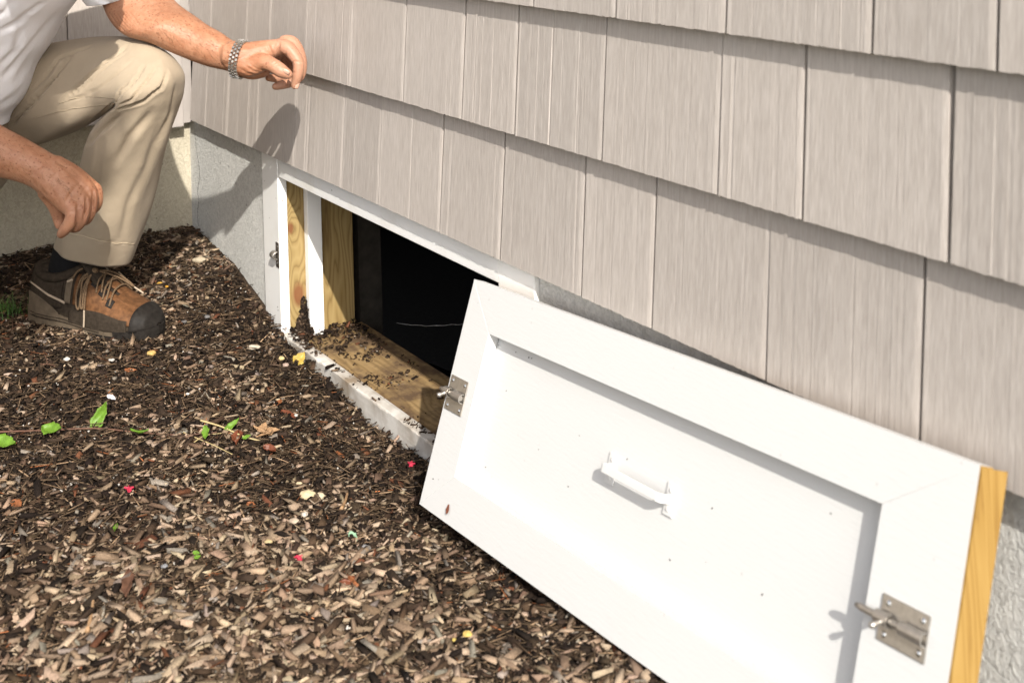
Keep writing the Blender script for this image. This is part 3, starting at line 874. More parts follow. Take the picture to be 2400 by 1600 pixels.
# fine arm hair, rooted in the skin of both forearms
hr = np.random.default_rng(11)
co = np.empty(nv * 3); bme.vertices.foreach_get('co', co); co = co.reshape(-1, 3); Q = project(co)
sel = np.where(((Q[:, 0] > 330) & (Q[:, 0] < 545) & (Q[:, 1] < 175) & (Q[:, 1] > 0) & (co[:, 2] > .1)) | ((Q[:, 0] > -60) & (Q[:, 0] < 180) & (Q[:, 1] > 280) & (Q[:, 1] < 470) & (np.linalg.norm(co - at(60, 380, 2.05), axis=1) < .2)))[0]
ah = MB()
if len(sel):
    ax_l = at(540, 130, 2.16) - at(420, 60, 2.19); ax_l /= np.linalg.norm(ax_l); ax_r = at(110, 410, 2.05) - at(0, 350, 2.05); ax_r /= np.linalg.norm(ax_r)
    for i in hr.choice(sel, 1500):
        p = co[i]; n_ = no[i]; t = (ax_l if Q[i, 0] > 300 else ax_r) + np.array([0, 0, -.5]) + hr.normal(0, .45, 3); t -= n_ * (t @ n_); t /= np.linalg.norm(t)
        L = hr.uniform(.006, .013); b = np.cross(n_, t) * .00014
        q1 = p + t * L * .5 + n_ * .0022; q2 = p + t * L + n_ * .0026
        ah.add([p - b, p + b, q1 + b, q1 - b, q2], [(0, 1, 2, 3), (3, 2, 4)])
    aho = ah.build('arm_hair', m_plain('arm_hair_brown', (.16, .085, .045), .6, .2), man, False, False); aho['kind'] = 'stuff'

# fingernails
def nail(px, py, depth, tdir, across, ln, wd):
    c = at(px, py, depth); t = at(px + tdir[0], py + tdir[1], depth) - c; t /= np.linalg.norm(t)
    a = at(px + across[0], py + across[1], depth + across[2]) - c; a -= t * (a @ t); a /= np.linalg.norm(a)
    nn = np.cross(t, a); nn *= -np.sign(nn @ _f)
    V = []; Fc = []
    for i in range(7):
        for j in range(7):
            u, v = (i - 3) / 3, (j - 3) / 3
            V.append(c + t * ln * u + a * wd * v * math.sqrt(max(.05, 1 - .35 * u * u)) + nn * (.0016 - .0022 * v * v - .0006 * u * u))
    for i in range(6):
        for j in range(6): Fc.append((i * 7 + j, i * 7 + j + 1, i * 7 + j + 8, i * 7 + j + 7))
    o = mesh_obj('fingernail', V, Fc, M_NAIL, man, True, False)
    so = o.modifiers.new('solid', 'SOLIDIFY'); so.thickness = .0008
nail(670, 170, LD - .0355, (8, 4), (-3, 8, .004), .0062, .0058)
nail(697, 201, LD - .0095, (-3, 10), (8, 2, .006), .0055, .0040)

# --- trousers: raised left leg, kneeling right leg, seat
secs = [((-130, 190), (-80, 450), 2.42), ((-60, 150), (-10, 405), 2.40), ((55, 116), (75, 346), 2.36), ((150, 97), (130, 326), 2.31), ((235, 89), (190, 300), 2.26), ((305, 88), (238, 272), 2.22),
        ((360, 104), (262, 252), 2.19), ((404, 135), (271, 243), 2.17), ((427, 172), (273, 243), 2.165), ((426, 215), (266, 249), 2.175), ((414, 262), (244, 268), 2.195), ((400, 310), (217, 314), 2.215),
        ((382, 370), (197, 374), 2.24), ((362, 440), (181, 432), 2.265), ((342, 510), (159, 492), 2.285), ((324, 568), (142, 543), 2.305), ((309, 610), (133, 570), 2.32)]
n_, m_ = 210, 150
V, Fc = loft_px(secs, n_, m_, .98, caps=False, power=2.25)
N = grid_normals(V, n_, m_)
def P4(*a): return [(x / 4.611, y / 4.611) for x, y in a]
TF = [(P4((1370, 490), (1040, 760), (640, 1110)), 3.4, .0050), (P4((1000, 985), (880, 1040), (770, 1085)), 2.6, .0030), (P4((1350, 560), (1000, 860), (700, 1090)), 2.6, .0022), (P4((1450, 640), (1150, 900), (900, 1060)), 2.8, .0020),
      (P4((1560, 710), (1400, 940), (1290, 1050)), 4.0, .0085), (P4((1730, 660), (1600, 850), (1420, 1080), (1300, 1130)), 4.2, .0075), (P4((1812, 770), (1745, 950), (1560, 1090), (1290, 1180)), 4.6, .0095),
      (P4((1390, 900), (1300, 990), (1250, 1110)), 3.0, .0060), (P4((700, 650), (450, 1000), (90, 1390)), 4.2, .0060), (P4((820, 560), (520, 900), (200, 1200)), 3.6, .0040), (P4((1000, 490), (640, 640), (330, 1000)), 3.6, .0035),
      (P4((600, 830), (350, 1130), (130, 1330)), 3.0, .0035), (P4((1905, 940), (1850, 1220), (1700, 1560)), 5.0, .0040), (P4((1290, 1260), (1060, 1440), (960, 1560)), 5.0, .0060), (P4((1240, 1130), (1120, 1230), (1030, 1300)), 6.0, .0110),
      (P4((1640, 1200), (1400, 1480), (1260, 1750)), 9.0, .0060), (P4((1760, 1330), (1620, 1700), (1480, 2100)), 9.0, .0040),
      ([(150, 541), (200, 556), (260, 568), (318, 571)], 1.6, .0012), ([(139, 241), (195, 228), (271, 231)], 1.3, .0010), ([(80, 279), (160, 258), (262, 244)], 1.3, .0006), ([(330, 400), (300, 480), (285, 560)], 8., .004), ([(240, 330), (228, 420), (215, 520)], 8., .0035)]
TF = [(l, w * (.64 if w < 5 else 1.0), a * (2.1 if a < .0065 and w < 5 else 1.05)) for l, w, a in TF]
V2 = folds(V, N, TF)
# gentle body folds of loose cloth
G = V2.reshape(n_, m_, 3); NN = N.reshape(n_, m_, 3)
tt = np.linspace(0, 1, n_)[:, None]; aa = np.linspace(0, 2 * np.pi, m_, endpoint=False)[None]
G = G + NN * (.0022 * np.sin(3 * aa + 9 * tt) * np.sin(5 * tt * np.pi + 2 * aa) + .0012 * np.sin(7 * aa - 22 * tt))[..., None]
# hem turned in
inner = G[-1] - NN[-1] * .004
rise = G[-4] - NN[-4] * .005
Vt = list(G.reshape(-1, 3)) + list(inner) + list(rise)
k0 = (n_ - 1) * m_; k1 = n_ * m_; k2 = k1 + m_
Ft = list(Fc) + [(k0 + j, k0 + (j + 1) % m_, k1 + (j + 1) % m_, k1 + j) for j in range(m_)] + [(k1 + j, k1 + (j + 1) % m_, k2 + (j + 1) % m_, k2 + j) for j in range(m_)]
tr = MB(); tr.add(Vt, Ft)
hipL = at(-90, 310, 2.42); hipR = at(-230, 330, 2.20); kneeR = at(-190, 760, 2.12); kneeR[2] = -.235
footR = kneeR + np.array([-.30, -.14, -.01])
for pts, rr in (([hipL + np.array([-.05, 0, 0]), (hipL + hipR) / 2, hipR], [.135, .15, .135]), ([hipR, (hipR + kneeR) / 2, kneeR], [.115, .10, .078]), ([kneeR, (kneeR + footR) / 2, footR], [.078, .072, .062])):
    Qp = catmull(np.concatenate([np.array(pts), np.array(rr)[:, None]], 1), 16)
    tr.add(*tube_vf(Qp[:, :3], Qp[:, 3], 24))
tro = tr.build('trousers', M_KHAKI, man, True)
# seams as fine raised stitching
def seam(line, n=60, off=.0008, r=.0006):
    d, idx = [], []
    Lp = catmull(np.array(line, float), n); Qg = project(G.reshape(-1, 3)); Gf = G.reshape(-1, 3); fc = (NN.reshape(-1, 3) @ _f) < 0
    pts = []
    for p in Lp:
        e = np.hypot(*(Qg - p).T) + np.where(fc, 0, 1e6); i = int(np.argmin(e)); pts.append(Gf[i] + NN.reshape(-1, 3)[i] * off)
    pts = np.array(pts); k = np.ones(3) / 3
    for _ in range(3):
        pts[1:-1] = (pts[:-2] + pts[1:-1] + pts[2:]) / 3
    V, Fc = tube_vf(pts, r, 5); mesh_obj('seam', V, Fc, M_SEAM, tro, True)
seam([(152, 541), (200, 556), (260, 568), (316, 571)])
seam([(139, 240), (195, 227), (268, 230)])
seam([(85, 277), (160, 257), (258, 243)])

# --- polo shirt: body and left sleeve
sb = [((14, 290), (-330, 372), 2.235, .62), ((20, 268), (-338, 340), 2.235, .74), ((45, 236), (-338, 290), 2.235, .82), ((62, 205), (-335, 240), 2.235, .86), ((79, 152), (-330, 180), 2.235, .90), ((109, 104), (-325, 110), 2.235, .92), ((140, 43), (-318, 30), 2.235, .95), ((170, 0), (-312, -30), 2.235, .98), ((210, -80), (-310, -110), 2.235, 1.0),
      ((222, -140), (-305, -150), 2.235, 1.0), ((200, -200), (-285, -200), 2.235, .95), ((120, -238), (-180, -238), 2.235, .8), ((60, -258), (-80, -258), 2.235, .7)]
n_, m_ = 130, 150
V, Fc = loft_px(sb, n_, m_, 1.0, caps=False, power=2.2)
N = grid_normals(V, n_, m_)
SF = [([(160, 10), (110, 60), (70, 110), (10, 180)], 7., .007), ([(100, 5), (72, 28), (62, 32)], 4., .007), ([(62, 32), (40, 55), (0, 75)], 6., .007), ([(120, 60), (80, 120), (40, 190)], 8., .005), ([(50, 60), (38, 120), (0, 155)], 7., .006), ([(70, 190), (40, 225), (0, 250)], 8., .005),
      ([(0, 110), (-60, 160), (-120, 190)], 10., .006), ([(30, 0), (10, 30), (-30, 50)], 6., .005)]
V = folds(V, N, SF)
Vs = list(V) + [v - nn * .004 for v, nn in zip(V[:m_], N[:m_])] + [v - nn * .006 for v, nn in zip(V[3 * m_:4 * m_], N[3 * m_:4 * m_])]
k1 = n_ * m_; k2 = k1 + m_
sh = MB(); sh.add(Vs, list(Fc) + [(j, k1 + j, k1 + (j + 1) % m_, (j + 1) % m_) for j in range(m_)] + [(k1 + j, k2 + j, k2 + (j + 1) % m_, k1 + (j + 1) % m_) for j in range(m_)])
def sleeve(secs, n=50, m=90, lines=()):
    V, Fc = loft_px(secs, n, m, 1.05, caps=False)
    N = grid_normals(V, n, m); V = folds(V, N, lines)
    k1 = n * m; k0 = (n - 1) * m; k2 = k1 + m
    Vs = list(V) + [v - q * .003 for v, q in zip(V[k0:], N[k0:])] + [v - q * .006 for v, q in zip(V[k0 - 4 * m:k0 - 3 * m], N[k0 - 4 * m:k0 - 3 * m])]
    sh.add(Vs, list(Fc) + [(k0 + j, k0 + (j + 1) % m, k1 + (j + 1) % m, k1 + j) for j in range(m)] + [(k1 + j, k1 + (j + 1) % m, k2 + (j + 1) % m, k2 + j) for j in range(m)])
sleeve([((230, -225), (60, -120), 2.40), ((325, -190), (150, -110), 2.37), ((365, -120), (176, -55), 2.31), ((366, -40), (195, -4), 2.27), ((352, -8), (207, 12), 2.262)],
       lines=[([(215, -10), (260, 10), (320, 5)], 5., .004), ([(240, 24), (290, 18), (335, 2)], 1.4, .0010)])
sleeve([((-280, -250), (-400, -60), 2.06), ((-215, -180), (-400, -20), 2.02), ((-190, -70), (-400, 60), 2.0), ((-165, 40), (-380, 140), 2.0)])
yk = catmull(np.array([list((sh_r + sh_l) / 2 + np.array([-.03, .0, -.10])) + [.13], list((sh_r + sh_l) / 2 + np.array([.01, -.005, -.01])) + [.105], list(nb * .8 + hc * .2) + [.078], list(nb * .62 + hc * .38) + [.068]]), 16)
V, Fc = tube_vf(yk[:, :3], yk[:, 3], 26); sh.add(V, Fc[:-1])
so = sh.build('polo_shirt', M_SHIRT, man, True)
# short grey hair
hb = MB(); V, Fc = ellips(hc - fw * .012 + upv * .012, AX, (.106, .084, .116))
V = np.array(V); keep = ((V - hc) @ upv > .02) | (((V - hc) @ fw < -.03) & ((V - hc) @ upv > -.05))
Fk = [f for f in Fc if all(keep[i] for i in f)]
hb.add(V, Fk); ho = hb.build('hair', m_plain('grey_hair', (.30, .27, .24), .7, .2, .6, 220., .4), man, True)
so_ = ho.modifiers.new('solid', 'SOLIDIFY'); so_.thickness = .008
M_EYE = m_plain('eye_white', (.7, .68, .64), .2, .5)
for s in (-1, 1):
    V, Fc = ellips(hc + fw * .086 + sd_ * s * .031 + upv * .004, AX, (.010, .012, .010), 12, 8); mesh_obj('eye', V, Fc, M_EYE, man, True)

# --- wristwatch: steel link bracelet, case on the far side of the wrist
wt = empty('wristwatch', tuple(at(556, 138, LD))); child(wt, man)
axis = at(600, 128, LD + .004) - at(545, 140, LD + .01); axis /= np.linalg.norm(axis)
cw = at(563, 139, LD + .006)
e1 = np.array([0, 0, 1.0]) - axis * axis[2]; e1 += axis * .35; e1 -= 0; e1 /= np.linalg.norm(e1)
e2 = np.cross(axis, e1); e2 /= np.linalg.norm(e2); ax2 = np.cross(e1, e2)
lk = MB()
NL = 30
for k in range(NL):
    a = 2 * math.pi * k / NL
    rad_c = lambda t: cw + e1 * (.0318 * math.cos(t)) + e2 * (.0360 * math.sin(t))
    c = rad_c(a); tg = rad_c(a + .02) - rad_c(a - .02); tg /= np.linalg.norm(tg); on_ = np.cross(tg, ax2); on_ /= np.linalg.norm(on_)
    if (c - cw) @ on_ < 0: on_ = -on_
    for r in (-1, 0, 1):
        cc = c + ax2 * r * .0052 + tg * (.0016 if r == 0 else -.0016)
        hw, hl, hh = .0023, .0025, .0015
        V = [cc + ax2 * sx * hw * (1 if sz < 0 else .75) + tg * sy * hl * (1 if sz < 0 else .75) + on_ * sz * hh for sz in (-1, 1) for sy in (-1, 1) for sx in (-1, 1)]
        lk.add(V, [(0, 2, 3, 1), (4, 5, 7, 6), (0, 1, 5, 4), (2, 6, 7, 3), (0, 4, 6, 2), (1, 3, 7, 5)])
lk.build('bracelet', M_METAL, wt)
cc = cw - e2 * .036 * np.sign(e2 @ -_f)
V, Fc = tube_vf([cc - e2 * .004, cc + e2 * .004], [.019, .019], 28); mesh_obj('watch_case', V, Fc, M_METAL, wt)

# --- sock and hiking shoe
H = np.array([.312, -.412, -.272]); T = np.array([.545, -.236, -.276])
fx = T - H; SL = np.linalg.norm(fx[:2]); fx /= np.linalg.norm(fx)
fy = np.array([-fx[1], fx[0], 0]); fy /= np.linalg.norm(fy); fz = np.cross(fx, fy)
def sp(s, y, z): return H + fx * (s * .905 + .014) + fy * y + fz * z
sk = loft_px([((246, 530), (142, 525), 2.305), ((232, 565), (132, 560), 2.31), ((212, 600), (121, 598), 2.32), ((190, 640), (113, 640), 2.325), ((185, 680), (110, 690), 2.325)], 24, 40, .85)
mesh_obj('sock', sk[0], sk[1], M_SOCK, man, True)
shoe = empty('hiking_shoe', tuple(sp(.14, 0, 0))); child(shoe, man)
ss = np.array([-.001, .006, .03, .06, .10, .13, .165, .20, .235, .262, .280, .294])
wd = np.array([.014, .024, .032, .034, .0335, .036, .042, .0465, .0455, .038, .026, .0012])   # half width at the feather line
tp = np.array([.100, .108, .110, .104, .106, .104, .088, .071, .058, .052, .045, .026])     # height of the ridge
cy_ = np.array([0, 0, 0, 0, .001, .002, .003, .003, .002, .000, -.002, -.003])
bz = np.array([.030, .029, .028, .027, .025, .0235, .022, .021, .021, .022, .024, .027])
def prof(s): return [np.interp(s, ss, q) for q in (wd, tp, cy_, bz)]
def upper_pt(s, a, off=0.):
    """a: 0 near feather line .. 1 far feather line, over the ridge at .5"""
    w, h, c, b = prof(s)
    t = math.pi * (1 - a)
    ex = .72
    y = np.sign(math.cos(t)) * abs(math.cos(t)) ** ex * w; z = b + (h - b) * abs(math.sin(t)) ** .80
    k = off
    return sp(s, c - (-y) * 1 + 0 + math.cos(t) * k, z + math.sin(t) * k)
def patch(s0, s1, a0, a1, off, name, mat, ns=26, na=26, edge=None):
    V = []; Fc = []
    for i in range(ns):
        for j in range(na):
            u, v = i / (ns - 1), j / (na - 1)
            s = s0(v) + (s1(v) - s0(v)) * u if callable(s0) else s0 + (s1 - s0) * u
            lo = a0(u) if callable(a0) else a0; hi = a1(u) if callable(a1) else a1
            V.append(upper_pt(s, lo + (hi - lo) * v, off))
    for i in range(ns - 1):
        for j in range(na - 1): Fc.append((i * na + j, i * na + j + 1, (i + 1) * na + j + 1, (i + 1) * na + j))
    o = mesh_obj(name, V, Fc, mat, shoe, True, True)
    so = o.modifiers.new('solid', 'SOLIDIFY'); so.thickness = .0022; so.offset = 0
    return o
# which side of the shoe the viewer sees: a near 0 or near 1
near0 = (upper_pt(.15, 0.02) - CAM) @ _f < (upper_pt(.15, .98) - CAM) @ _f
def A_(a): return a if near0 else 1 - a
def P2_(s0, s1, a0, a1, off, name, mat, **k):
    if near0: return patch(s0, s1, a0, a1, off, name, mat, **k)
    f0 = a0 if callable(a0) else (lambda u: a0); f1 = a1 if callable(a1) else (lambda u: a1)
    return patch(s0, s1, (lambda u: 1 - f1(u)), (lambda u: 1 - f0(u)), off, name, mat, **k)
patch(-.001, .294, .0, 1., 0., 'shoe_upper', M_FABR, ns=60, na=40)
P2_(.118, .262, lambda u: .10 - .02 * u, lambda u: .40 + .08 * u, .0028, 'leather_panel', M_LEATH)
P2_(.150, .262, lambda u: .50 - .02 * u, lambda u: .93, .0028, 'leather_panel', M_LEATH)
P2_(.205, .262, .40, .62, .0031, 'leather_vamp', M_LEATH)
P2_(.256, .294, 0., 1., .0045, 'toe_cap', M_RUBB)
P2_(.11, .25, 0., lambda u: .05 + .10 * min(1, u * 1.6), .0040, 'rubber_rand', M_FABR)
P2_(.126, .140, .06, .40, .0040, 'side_strap', M_FABR, ns=8, na=16)
P2_(.098, .112, .10, .42, .0034, 'side_strap', M_MIDS, ns=8, na=16)
P2_(.01, .09, .06, .40, .0026, 'heel_panel', M_FABR)
P2_(.0, .085, .0, lambda u: .13 - .10 * u * u, .0040, 'heel_counter', M_MIDS)
P2_(.004, .10, lambda u: .20 - .11 * u, lambda u: .212 - .105 * u, .0042, 'heel_stripe', M_LACEP, ns=20, na=4)
for k, (s, a) in enumerate(((.205, .30), (.182, .36), (.160, .40))): P2_(s - .008, s + .006, a - .06, a + .05, .0046, 'eyelet_patch', M_RUBB, ns=8, na=8)
# padded collar and tongue
th = np.linspace(0, 2 * math.pi, 40)
cp = [sp(.062 + .052 * math.cos(t), .002 + .030 * math.sin(t), .103 + .002 * math.cos(t) + .006 * math.cos(2 * t)) for t in th]
V, Fc = tube_vf(cp, .0085, 10); mesh_obj('collar', V, Fc, M_FABR, shoe, True)
V = []; Fc = []
for i in range(10):
    u = i / 9
    for j in range(9):
        v = (j - 4) / 4
        V.append(sp(.170 - .062 * u, .024 * v * (1 - .15 * u) + .002, .089 + .046 * u + .014 * math.sin(u * 2.2) - .010 * v * v))
for i in range(9):
    for j in range(8): Fc.append((i * 9 + j, i * 9 + j + 1, i * 9 + j + 10, i * 9 + j + 9))
o = mesh_obj('tongue', V, Fc, M_FABR, shoe, True); sx = o.modifiers.new('solid', 'SOLIDIFY'); sx.thickness = .006
# sole: midsole band and lugged outsole
def ring_sole(name, mat, z0f, z1f, grow, sub=70, sa=0., sb=.291):
    V = []; Fc = []
    sv = np.linspace(sa, sb, sub)
    outl = []
    for s in sv: outl.append((s, -(prof(s)[0] + grow) + prof(s)[2]))
    for s in sv[::-1]: outl.append((s, (prof(s)[0] + grow) + prof(s)[2]))
    outl = [(s - .004 if s < .02 else (s + .004 if s > .27 else s), y) for s, y in outl]
    n = len(outl)
    for zf, gr in ((z0f, .92), (z0f, 1.0), (z1f, 1.03), (z1f, .9)):
        for s, y in outl: V.append(sp(s, y * gr, zf(s, y)))
    for r in range(3):
        for k in range(n): Fc.append((r * n + k, r * n + (k + 1) % n, (r + 1) * n + (k + 1) % n, (r + 1) * n + k))
    Fc += [tuple(range(n)), tuple(3 * n + k for k in range(n))]
    o = mesh_obj(name, V, Fc, mat, shoe, False, True)
    return o
ring_sole('midsole', M_MIDS, lambda s, y: .008 + .004 * math.exp(-((s - .12) / .03) ** 2), lambda s, y: float(np.interp(s, [0, .03, .09, .14, .2, .26, .295], [.043, .040, .034, .025, .021, .020, .024])) + .0008 * math.sin(s * 240), .0035, 60, 0., .222)
ring_sole('toe_bumper', M_RUBB, lambda s, y: .007 + .006 * max(0, (s - .27) / .024), lambda s, y: float(np.interp(s, [.2, .26, .295], [.022, .024, .028])), .0042, 30, .2225, .294)
ring_sole('outsole', M_RUBB, lambda s, y: -.004 + (.007 if (int(s / .012) % 2 == 0 and .01 < s < .285) else 0) + .010 * max(0, (s - .262) / .03), lambda s, y: .0135 + .010 * max(0, (s - .255) / .03), .0028)
ln = MB()
for z in (.031, .0255): 
    pts = [sp(s, A_(0) * 0 + (prof(s)[2] - (prof(s)[0] + .0048)) if near0 else prof(s)[2] + prof(s)[0] + .0048, z * float(np.interp(s, [0, .09, .15, .23], [1.1, .95, .72, .66]))) for s in np.linspace(.005, .19, 24)]
    ln.add(*tube_vf(pts, .0011, 5))
ln.build('midsole_groove', M_FABR, shoe, True)
# laces: bars across the instep, a bow with hanging loops and free ends
def lace(pts, name='lace', mat=None, r=.0017):
    V, Fc = tube_vf(catmull(np.array(pts), 26), r, 7); mesh_obj(name, V, Fc, mat or M_LACE, shoe, True)
for s, w in ((.206, .24), (.188, .22), (.170, .20)):
    lace([upper_pt(s, .5 - w, .006), upper_pt(s - .006, .42, .010), upper_pt(s - .010, .5, .0105), upper_pt(s - .012, .60, .009), upper_pt(s - .008, .72, .006)])
lace([upper_pt(.128, A_(.20), .006), upper_pt(.140, A_(.34), .011), upper_pt(.150, .5, .013), upper_pt(.146, A_(.66), .011)])
kn = upper_pt(.146, A_(.47), .014)
V, Fc = ellips(kn, [fx, fy, fz], (.008, .007, .006), 14, 10); mesh_obj('lace_knot', V, Fc, M_LACE, shoe, True)
lace([kn, upper_pt(.137, A_(.34), .014), upper_pt(.133, A_(.20), .012), upper_pt(.134, A_(.10), .010), upper_pt(.140, A_(.085), .010), upper_pt(.145, A_(.18), .012), upper_pt(.148, A_(.34), .014), kn])
lace([kn, upper_pt(.150, A_(.34), .0135), upper_pt(.154, A_(.20), .011), upper_pt(.154, A_(.10), .009)])
lace([upper_pt(.154, A_(.10), .009), upper_pt(.154, A_(.04), .008), upper_pt(.153, A_(.0), .008)], 'lace_tip', M_LACEP, .0016)
lace([kn, upper_pt(.164, A_(.52), .014), upper_pt(.184, A_(.60), .013), upper_pt(.206, A_(.66), .011), upper_pt(.190, A_(.64), .015), upper_pt(.166, A_(.56), .017), kn])
lace([kn, upper_pt(.141, A_(.33), .016), upper_pt(.145, A_(.20), .014), upper_pt(.146, A_(.12), .012), upper_pt(.150, A_(.10), .011), upper_pt(.151, A_(.22), .014), kn])
lace([upper_pt(.196, A_(.30), .007), upper_pt(.190, A_(.42), .0115), upper_pt(.176, A_(.52), .012), upper_pt(.168, A_(.64), .010)])
lace([upper_pt(.180, A_(.34), .007), upper_pt(.172, A_(.44), .0125), upper_pt(.160, A_(.54), .013), upper_pt(.152, A_(.64), .011)])
lace([kn, upper_pt(.170, A_(.56), .013), upper_pt(.200, A_(.66), .011)])
lace([upper_pt(.200, A_(.66), .011), upper_pt(.225, A_(.70), .009)], 'lace_tip', M_LACEP, .0016)
lace([upper_pt(.110, A_(.30), .006), upper_pt(.118, A_(.38), .011), upper_pt(.132, A_(.45), .014), kn])
lace([upper_pt(.10, A_(.27), .005), upper_pt(.112, A_(.30), .006)], 'eyelet_tab', M_LACEP, .0022)

# the other shoe, toe back on the kneeling leg
sh2 = shoe.copy(); COL.objects.link(sh2)
fx2 = footR - kneeR; fx2[2] = 0; fx2 /= np.linalg.norm(fx2); fz2 = np.array([0, 0, -1.0]); fy2 = np.cross(fz2, fx2)
B1 = np.stack([fx, fy, fz], 1); B2 = np.stack([fx2, fy2, fz2], 1); Rr = B2 @ B1.T
H2 = footR + fx2 * -.02 + np.array([0, 0, .065]); tv = H2 - Rr @ H
T2 = Matrix([list(Rr[i]) + [tv[i]] for i in range(3)] + [[0, 0, 0, 1]])
sh2.matrix_world = T2 @ shoe.matrix_world
bpy.context.view_layer.update()
for ch in list(shoe.children):
    c = ch.copy(); COL.objects.link(c); c.parent = sh2; c.matrix_parent_inverse = ch.matrix_parent_inverse.copy()
# ------------------------------------------------------------------ wood mulch: tens of thousands of split chips over the soil
def vnoise(x, y, f, seed):
    r = np.random.default_rng(seed); T_ = r.random((64, 64))
    gx, gy = x * f + 500, y * f + 500; ix, iy = np.floor(gx).astype(int), np.floor(gy).astype(int); tx, ty = sstep(gx - ix), sstep(gy - iy)
    q = lambda a, b: T_[a % 64, b % 64]
    return (q(ix, iy) * (1 - tx) + q(ix + 1, iy) * tx) * (1 - ty) + (q(ix, iy + 1) * (1 - tx) + q(ix + 1, iy + 1) * tx) * ty
BV = np.array([[-1, -1, -1], [1, -1, -1], [1, 1, -1], [-1, 1, -1], [-1, -1, 1], [1, -1, 1], [1, 1, 1], [-1, 1, 1]], float)
BF = np.array([[0, 3, 2, 1], [4, 5, 6, 7], [0, 1, 5, 4], [1, 2, 6, 5], [2, 3, 7, 6], [3, 0, 4, 7]])
def keep_xy(x, y):
    q = project(np.stack([x, y, height(x, y)], -1))
    vis = (q[:, 0] > -260) & (q[:, 0] < 2650) & (q[:, 1] < 1850)
    wall = (y < .006) & (x > -.05)
    return vis & wall
def scatter(n):
    X, Y = [], []; c = 0
    while c < n:
        x = rng.uniform(-.05, 2.2, n * 2); y = .008 - rng.uniform(0, 1, n * 2) * 1.15
        k = keep_xy(x, y); X.append(x[k]); Y.append(y[k]); c += k.sum()
    return np.concatenate(X)[:n], np.concatenate(Y)[:n]
def chip_geo(x, y, z, L, w, t, yaw, pitch, roll, jit=.16):
    n = len(x)
    v = np.repeat(BV[None], n, 0) * np.stack([L, w, t], -1)[:, None] * .5
    v *= 1 + rng.normal(0, jit, (n, 8, 3))
    end = (BV[:, 0] > 0).astype(float); tap = rng.uniform(.35, 1.1, n)
    v[..., 1] *= np.where(end[None] > 0, tap[:, None], 1.0)
    skew = rng.normal(0, .35, n) * w
    v[..., 0] += np.where(BV[None, :, 1] > 0, skew[:, None], -skew[:, None]) * .6
    def R_(a, i, j):
        c, s = np.cos(a), np.sin(a); u, q = v[..., i].copy(), v[..., j].copy()
        v[..., i] = u * c[:, None] - q * s[:, None]; v[..., j] = u * s[:, None] + q * c[:, None]
    R_(roll, 1, 2); R_(pitch, 0, 2); R_(yaw, 0, 1)
    v += np.stack([x, y, z], -1)[:, None]
    return v
PAL = np.array([[.012, .0075, .005], [.030, .019, .012], [.052, .032, .019], [.112, .073, .047], [.195, .138, .092], [.29, .216, .150], [.17, .142, .115], [.10, .040, .020]])
def scatter_wide(n):
    x = rng.uniform(-.05, 3.4, n * 2); y = .004 - rng.uniform(0, 1, n * 2) * 2.3
    k = ~keep_xy(x, y) & (y < .004); return x[k][:n], y[k][:n]
def chips(n, kind, sc=scatter):
    x, y = sc(n); n = len(x)
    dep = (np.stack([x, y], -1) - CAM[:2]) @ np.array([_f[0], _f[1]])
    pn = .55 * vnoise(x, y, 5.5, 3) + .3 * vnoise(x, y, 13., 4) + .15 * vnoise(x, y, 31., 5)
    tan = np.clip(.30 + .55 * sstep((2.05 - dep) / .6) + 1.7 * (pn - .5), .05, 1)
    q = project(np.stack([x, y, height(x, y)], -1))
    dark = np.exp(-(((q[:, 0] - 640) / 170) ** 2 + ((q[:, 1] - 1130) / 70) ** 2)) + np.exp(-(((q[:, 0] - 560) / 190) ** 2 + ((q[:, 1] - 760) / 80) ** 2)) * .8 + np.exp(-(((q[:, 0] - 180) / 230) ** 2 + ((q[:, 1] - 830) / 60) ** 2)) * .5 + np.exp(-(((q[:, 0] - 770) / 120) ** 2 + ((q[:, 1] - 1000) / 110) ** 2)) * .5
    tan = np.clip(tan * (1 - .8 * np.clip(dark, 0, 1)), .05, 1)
    if kind == 'chip':
        k = rng.random(n) < .13 + 1.05 * tan
        x, y, tan, dep = x[k], y[k], tan[k], dep[k]; n = len(x)
        L = np.clip(rng.lognormal(math.log(.0130), .48, n), .004, .036) * (.62 + .34 * tan) * (1 + .08 * sstep((1.85 - dep) / .55)); w = np.clip(L * rng.uniform(.12, .42, n), .0014, .0085); t = w * rng.uniform(.3, .75, n)
        lift = rng.random(n) ** 1.6 * .0085 + .0005
        pit = rng.normal(0, .28, n); rol = rng.normal(0, .5, n)
        pr = np.stack([.14 + .22 * (1 - tan), .16 + .20 * (1 - tan), .14 + 0 * tan, .09 + .14 * tan, .06 + .36 * tan, .03 + .34 * tan, .04 + .08 * tan, .02 + 0 * tan], -1)
    else:
        L = np.clip(rng.lognormal(math.log(.0048), .45, n), .0018, .012); w = L * rng.uniform(.3, .9, n); t = w * rng.uniform(.4, .9, n)
        lift = rng.random(n) * .0035; pit = rng.normal(0, .4, n); rol = rng.normal(0, .6, n)
        pr = np.stack([.46 + 0 * tan, .30 + 0 * tan, .14 + 0 * tan, .05 + .05 * tan, .02 + .04 * tan, .02 + 0 * tan, .02 + 0 * tan, .012 + 0 * tan], -1)
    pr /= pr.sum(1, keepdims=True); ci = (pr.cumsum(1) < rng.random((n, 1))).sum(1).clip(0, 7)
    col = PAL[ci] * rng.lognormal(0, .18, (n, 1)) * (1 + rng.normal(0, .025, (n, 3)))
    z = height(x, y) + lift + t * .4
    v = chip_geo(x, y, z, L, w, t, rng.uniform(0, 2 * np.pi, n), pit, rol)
    return v, col
